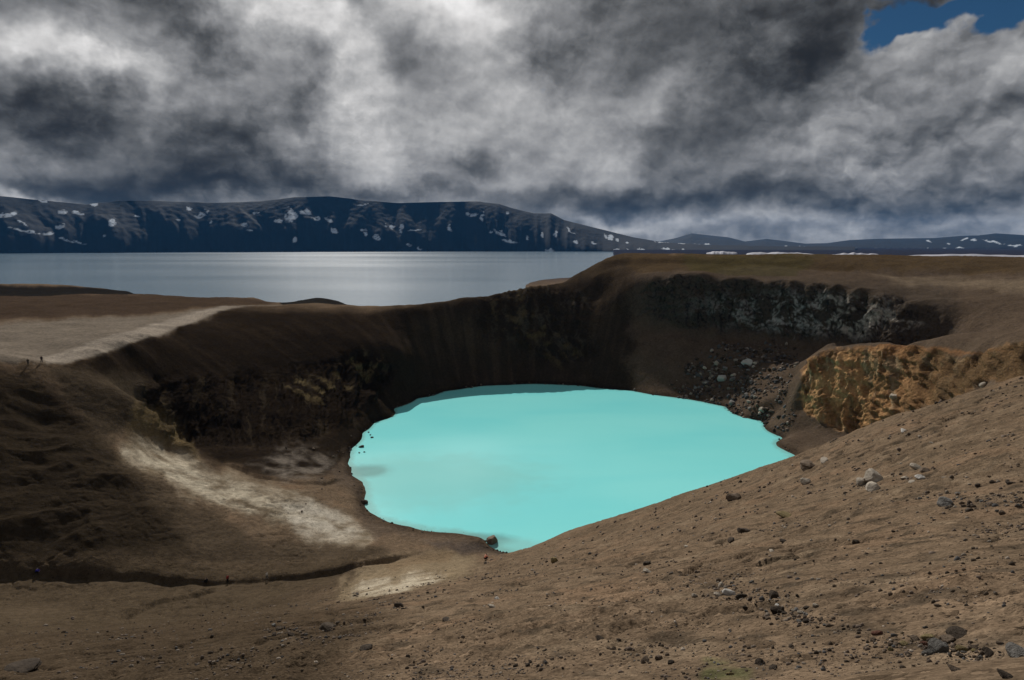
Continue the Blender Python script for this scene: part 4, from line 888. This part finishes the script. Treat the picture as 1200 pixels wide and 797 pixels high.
# ------------------------------------------------------------------ people
def cloth(name, c, rough=.8):
    m = bpy.data.materials.new(name); m.use_nodes = True; g = NT(m.node_tree); b = g.n['Principled BSDF']
    b.inputs['Roughness'].default_value = rough; b.inputs['Specular IOR Level'].default_value = .2
    v = g.node('ShaderNodeTexCoord').outputs['Object']
    g.l.new(g.mix(g.maprange(g.noise(v, 9, 4, .6), .3, .7), tuple(k * .8 for k in c), tuple(min(1, k * 1.15) for k in c)), b.inputs['Base Color']); return m
SKIN = cloth("skin", (.45, .27, .19), .6)
def skinned(name, chains, mat, parent, root=0):
    """one smooth surface grown round connected joints; chains: lists of (key, (x, y, z), radius)"""
    keys, V, Rr, E = {}, [], [], []
    for ch in chains:
        prev = None
        for k, co, rad in ch:
            if k not in keys: keys[k] = len(V); V.append(co); Rr.append(rad)
            if prev is not None: E.append((prev, keys[k]))
            prev = keys[k]
    me = bpy.data.meshes.new(name); me.from_pydata(V, E, []); o = bpy.data.objects.new("tmp_" + name, me); S.collection.objects.link(o)
    sk = o.modifiers.new("skin", 'SKIN'); sk.use_smooth_shade = True; sb = o.modifiers.new("sub", 'SUBSURF'); sb.levels = 2; sb.render_levels = 2
    if not me.skin_vertices: 
        pass
    for i, r in enumerate(Rr):
        me.skin_vertices[0].data[i].radius = (r[0], r[1]) if isinstance(r, tuple) else (r, r)
        me.skin_vertices[0].data[i].use_root = (i == root)
    S.view_layers[0].update(); dg = bpy.context.evaluated_depsgraph_get()
    m2 = bpy.data.meshes.new_from_object(o.evaluated_get(dg)); m2.name = name; m2.materials.clear(); m2.materials.append(mat)
    bpy.data.objects.remove(o); m2.polygons.foreach_set('use_smooth', [True] * len(m2.polygons))
    r = bpy.data.objects.new(name, m2); S.collection.objects.link(r); r.parent = parent; return r

def person(label, loc, rot, h, pose, top, legs, hat=None, pack=None, group=None):
    e = bpy.data.objects.new("person", None); S.collection.objects.link(e); e.empty_display_size = .3
    e.location = loc; e.rotation_euler = (0, 0, rot); e.scale = (h / 1.75,) * 3; e['label'] = label; e['category'] = 'person'
    if group: e['group'] = group
    # joints; x to the right, y forward
    if pose == 'walk':
        J = dict(pel=(0, 0, .95), wai=(0, .01, 1.10), che=(0, .04, 1.33), nec=(0, .06, 1.50), hd=(0, .09, 1.64),
                 hl=(-.10, 0, .90), kl=(-.11, .20, .50), al=(-.11, .16, .09), tl=(-.11, .32, .04), hr=(.10, 0, .90), kr=(.11, -.02, .48), ar=(.11, -.28, .13), tr=(.11, -.16, .04),
                 sl=(-.19, .04, 1.42), el=(-.25, -.10, 1.17), wl=(-.24, .02, .93), fl=(-.23, .08, .84), sr=(.19, .04, 1.42), er=(.26, .10, 1.17), wr=(.24, .30, 1.02), fr=(.23, .38, .99))
    elif pose == 'stand':
        J = dict(pel=(0, 0, .95), wai=(0, 0, 1.10), che=(0, .0, 1.34), nec=(0, .02, 1.50), hd=(0, .04, 1.65),
                 hl=(-.10, 0, .90), kl=(-.12, .03, .50), al=(-.13, 0, .09), tl=(-.14, .15, .04), hr=(.10, 0, .90), kr=(.12, .03, .50), ar=(.13, 0, .09), tr=(.14, .15, .04),
                 sl=(-.19, 0, 1.43), el=(-.26, -.03, 1.17), wl=(-.26, .08, .94), fl=(-.25, .12, .85), sr=(.19, 0, 1.43), er=(.26, -.03, 1.17), wr=(.26, .08, .94), fr=(.25, .12, .85))
    else:   # crouching, knees drawn up, reaching to the ground in front
        J = dict(pel=(0, -.12, .30), wai=(0, -.10, .44), che=(0, .04, .66), nec=(0, .14, .80), hd=(0, .22, .92),
                 hl=(-.11, -.10, .30), kl=(-.17, .32, .50), al=(-.15, .12, .10), tl=(-.16, .28, .04), hr=(.11, -.10, .30), kr=(.17, .32, .50), ar=(.15, .12, .10), tr=(.16, .28, .04),
                 sl=(-.19, .08, .75), el=(-.24, .30, .58), wl=(-.18, .50, .42), fl=(-.15, .57, .36), sr=(.19, .08, .75), er=(.25, .30, .58), wr=(.18, .50, .42), fr=(.15, .57, .36))
    k = lambda n, r: (n, J[n], r)
    skinned("body", [[k('pel', .13), k('wai', .11), k('che', (.15, .11)), k('nec', .055), ('jaw', tuple(np.array(J['nec']) * .45 + np.array(J['hd']) * .55), .07), k('hd', .092), ('cr', (J['hd'][0], J['hd'][1], J['hd'][2] + .07), .07)],
                     [k('pel', .13), k('hl', .09), k('kl', .06), k('al', .04), k('tl', .035)], [k('pel', .13), k('hr', .09), k('kr', .06), k('ar', .04), k('tr', .035)],
                     [k('che', .13), k('sl', .06), k('el', .042), k('wl', .03), k('fl', .032)], [k('che', .13), k('sr', .06), k('er', .042), k('wr', .03), k('fr', .032)]], SKIN, e)
    skinned("jacket", [[k('pel', .155), k('wai', .15), k('che', (.18, .145)), ('col', tuple(np.array(J['nec']) * .8 + np.array(J['che']) * .2), .085)],
                       [k('che', .16), k('sl', .085), k('el', .066), k('wl', .048)], [k('che', .16), k('sr', .085), k('er', .066), k('wr', .048)]], top, e)
    skinned("trousers", [[k('pel', .15), k('hl', .115), k('kl', .085), k('al', .062)], [k('pel', .15), k('hr', .115), k('kr', .085), k('ar', .062)]], legs, e)
    for a, t in (('al', 'tl'), ('ar', 'tr')):
        A, T = np.array(J[a]), np.array(J[t]); skinned("boot", [[('a', tuple(A - (0, .03, .02)), .055), ('m', tuple(A * .5 + T * .5 - (0, 0, .01)), .05), ('t', tuple(T + (0, .02, .0)), .042)]], BOOT, e)
    hd = np.array(J['hd']); skinned("hood" if hat else "hair", [[('a', tuple(hd + (0, -.03, -.03)), .088), ('b', tuple(hd + (0, -.015, .045)), .098), ('c', tuple(hd + (0, 0, .10)), .06)]], hat or HAIR, e)
    if pack:
        c = np.array(J['che']) + (0, -.22, -.03); p = skinned("backpack", [[('a', tuple(c + (0, 0, -.24)), (.15, .10)), ('b', tuple(c), (.17, .13)), ('c', tuple(c + (0, .02, .22)), (.12, .09))]], pack, e)
        for sx in (-.11, .11):
            ch = np.array(J['che']); skinned("strap", [[('a', (sx, ch[1] - .12, ch[2] + .14), .02), ('b', (sx, ch[1] + .05, ch[2] + .19), .02), ('c', (sx, ch[1] + .17, ch[2] + .03), .02), ('d', (sx * 1.3, ch[1] + .02, ch[2] - .17), .02)]], BOOT, p)
    return e
BOOT = cloth("dark_leather", (.03, .025, .02)); HAIR = cloth("dark_hair", (.03, .02, .015)); BLK = cloth("black_cloth", (.012, .012, .014))
DKP = cloth("dark_plum_cloth", (.025, .015, .022)); OLV = cloth("dark_olive_cloth", (.03, .028, .018)); BLU = cloth("blue_cloth", (.035, .03, .35)); RED = cloth("red_cloth", (.30, .035, .03))
WHT = cloth("white_cloth", (.62, .60, .55)); SAL = cloth("salmon_cloth", (.75, .27, .18)); GRY = cloth("grey_cloth", (.16, .16, .17))
def stand_at(px, py):
    loc, n, d = hit(px, py); return (loc.x, loc.y, loc.z - .02)
person("bulky dark hiker with a backpack walking on the pale path at the left crater rim", stand_at(49, 425), -2.2, 1.85, 'walk', DKP, BLK, pack=BLK)
person("slim dark hiker on the pale path, left of the hiker with the backpack", stand_at(33, 427.5), -2.4, 1.7, 'stand', OLV, BLK)
person("crouching person in a blue jacket at the far left end of the dark gully", stand_at(43, 672), -1.3, 1.75, 'crouch', BLU, BLK, hat=GRY)
person("crouching person all in black in the dark gully, left of the one in red", stand_at(241, 683), -1.2, 1.8, 'crouch', BLK, BLK)
person("standing person in a red jacket and dark trousers in the dark gully", stand_at(267, 683.5), 1.2, 1.75, 'stand', RED, BLK)
person("person in a whitish jacket standing in the right part of the dark gully", stand_at(313, 679), 1.0, 1.55, 'walk', WHT, GRY)
person("crouching person in a salmon top at the near tip of the turquoise lake", stand_at(569, 656), -1.0, 2.0, 'crouch', SAL, BLK, hat=BLK)

# ------------------------------------------------------------------ the air between here and the far mountains
def haze():
    m = bpy.data.materials.new("thin_haze"); m.use_nodes = True; g = NT(m.node_tree); g.n.clear()
    out = g.node('ShaderNodeOutputMaterial'); pv = g.node('ShaderNodeVolumePrincipled')
    pv.inputs['Color'].default_value = (.10, .42, 1.0, 1); pv.inputs['Density'].default_value = 1.6e-5; pv.inputs['Anisotropy'].default_value = 0.0
    g.l.new(pv.outputs[0], out.inputs['Volume'])
    x0, x1, y0, y1, z0, z1 = -15800, 15800, -15800, 15800, -40, 640
    V = [(x, y, z) for z in (z0, z1) for y in (y0, y1) for x in (x0, x1)]
    o = mesh_obj("haze", V, [(0, 2, 3, 1), (4, 5, 7, 6), (0, 1, 5, 4), (2, 6, 7, 3), (0, 4, 6, 2), (1, 3, 7, 5)], m); o['kind'] = 'stuff'
haze()
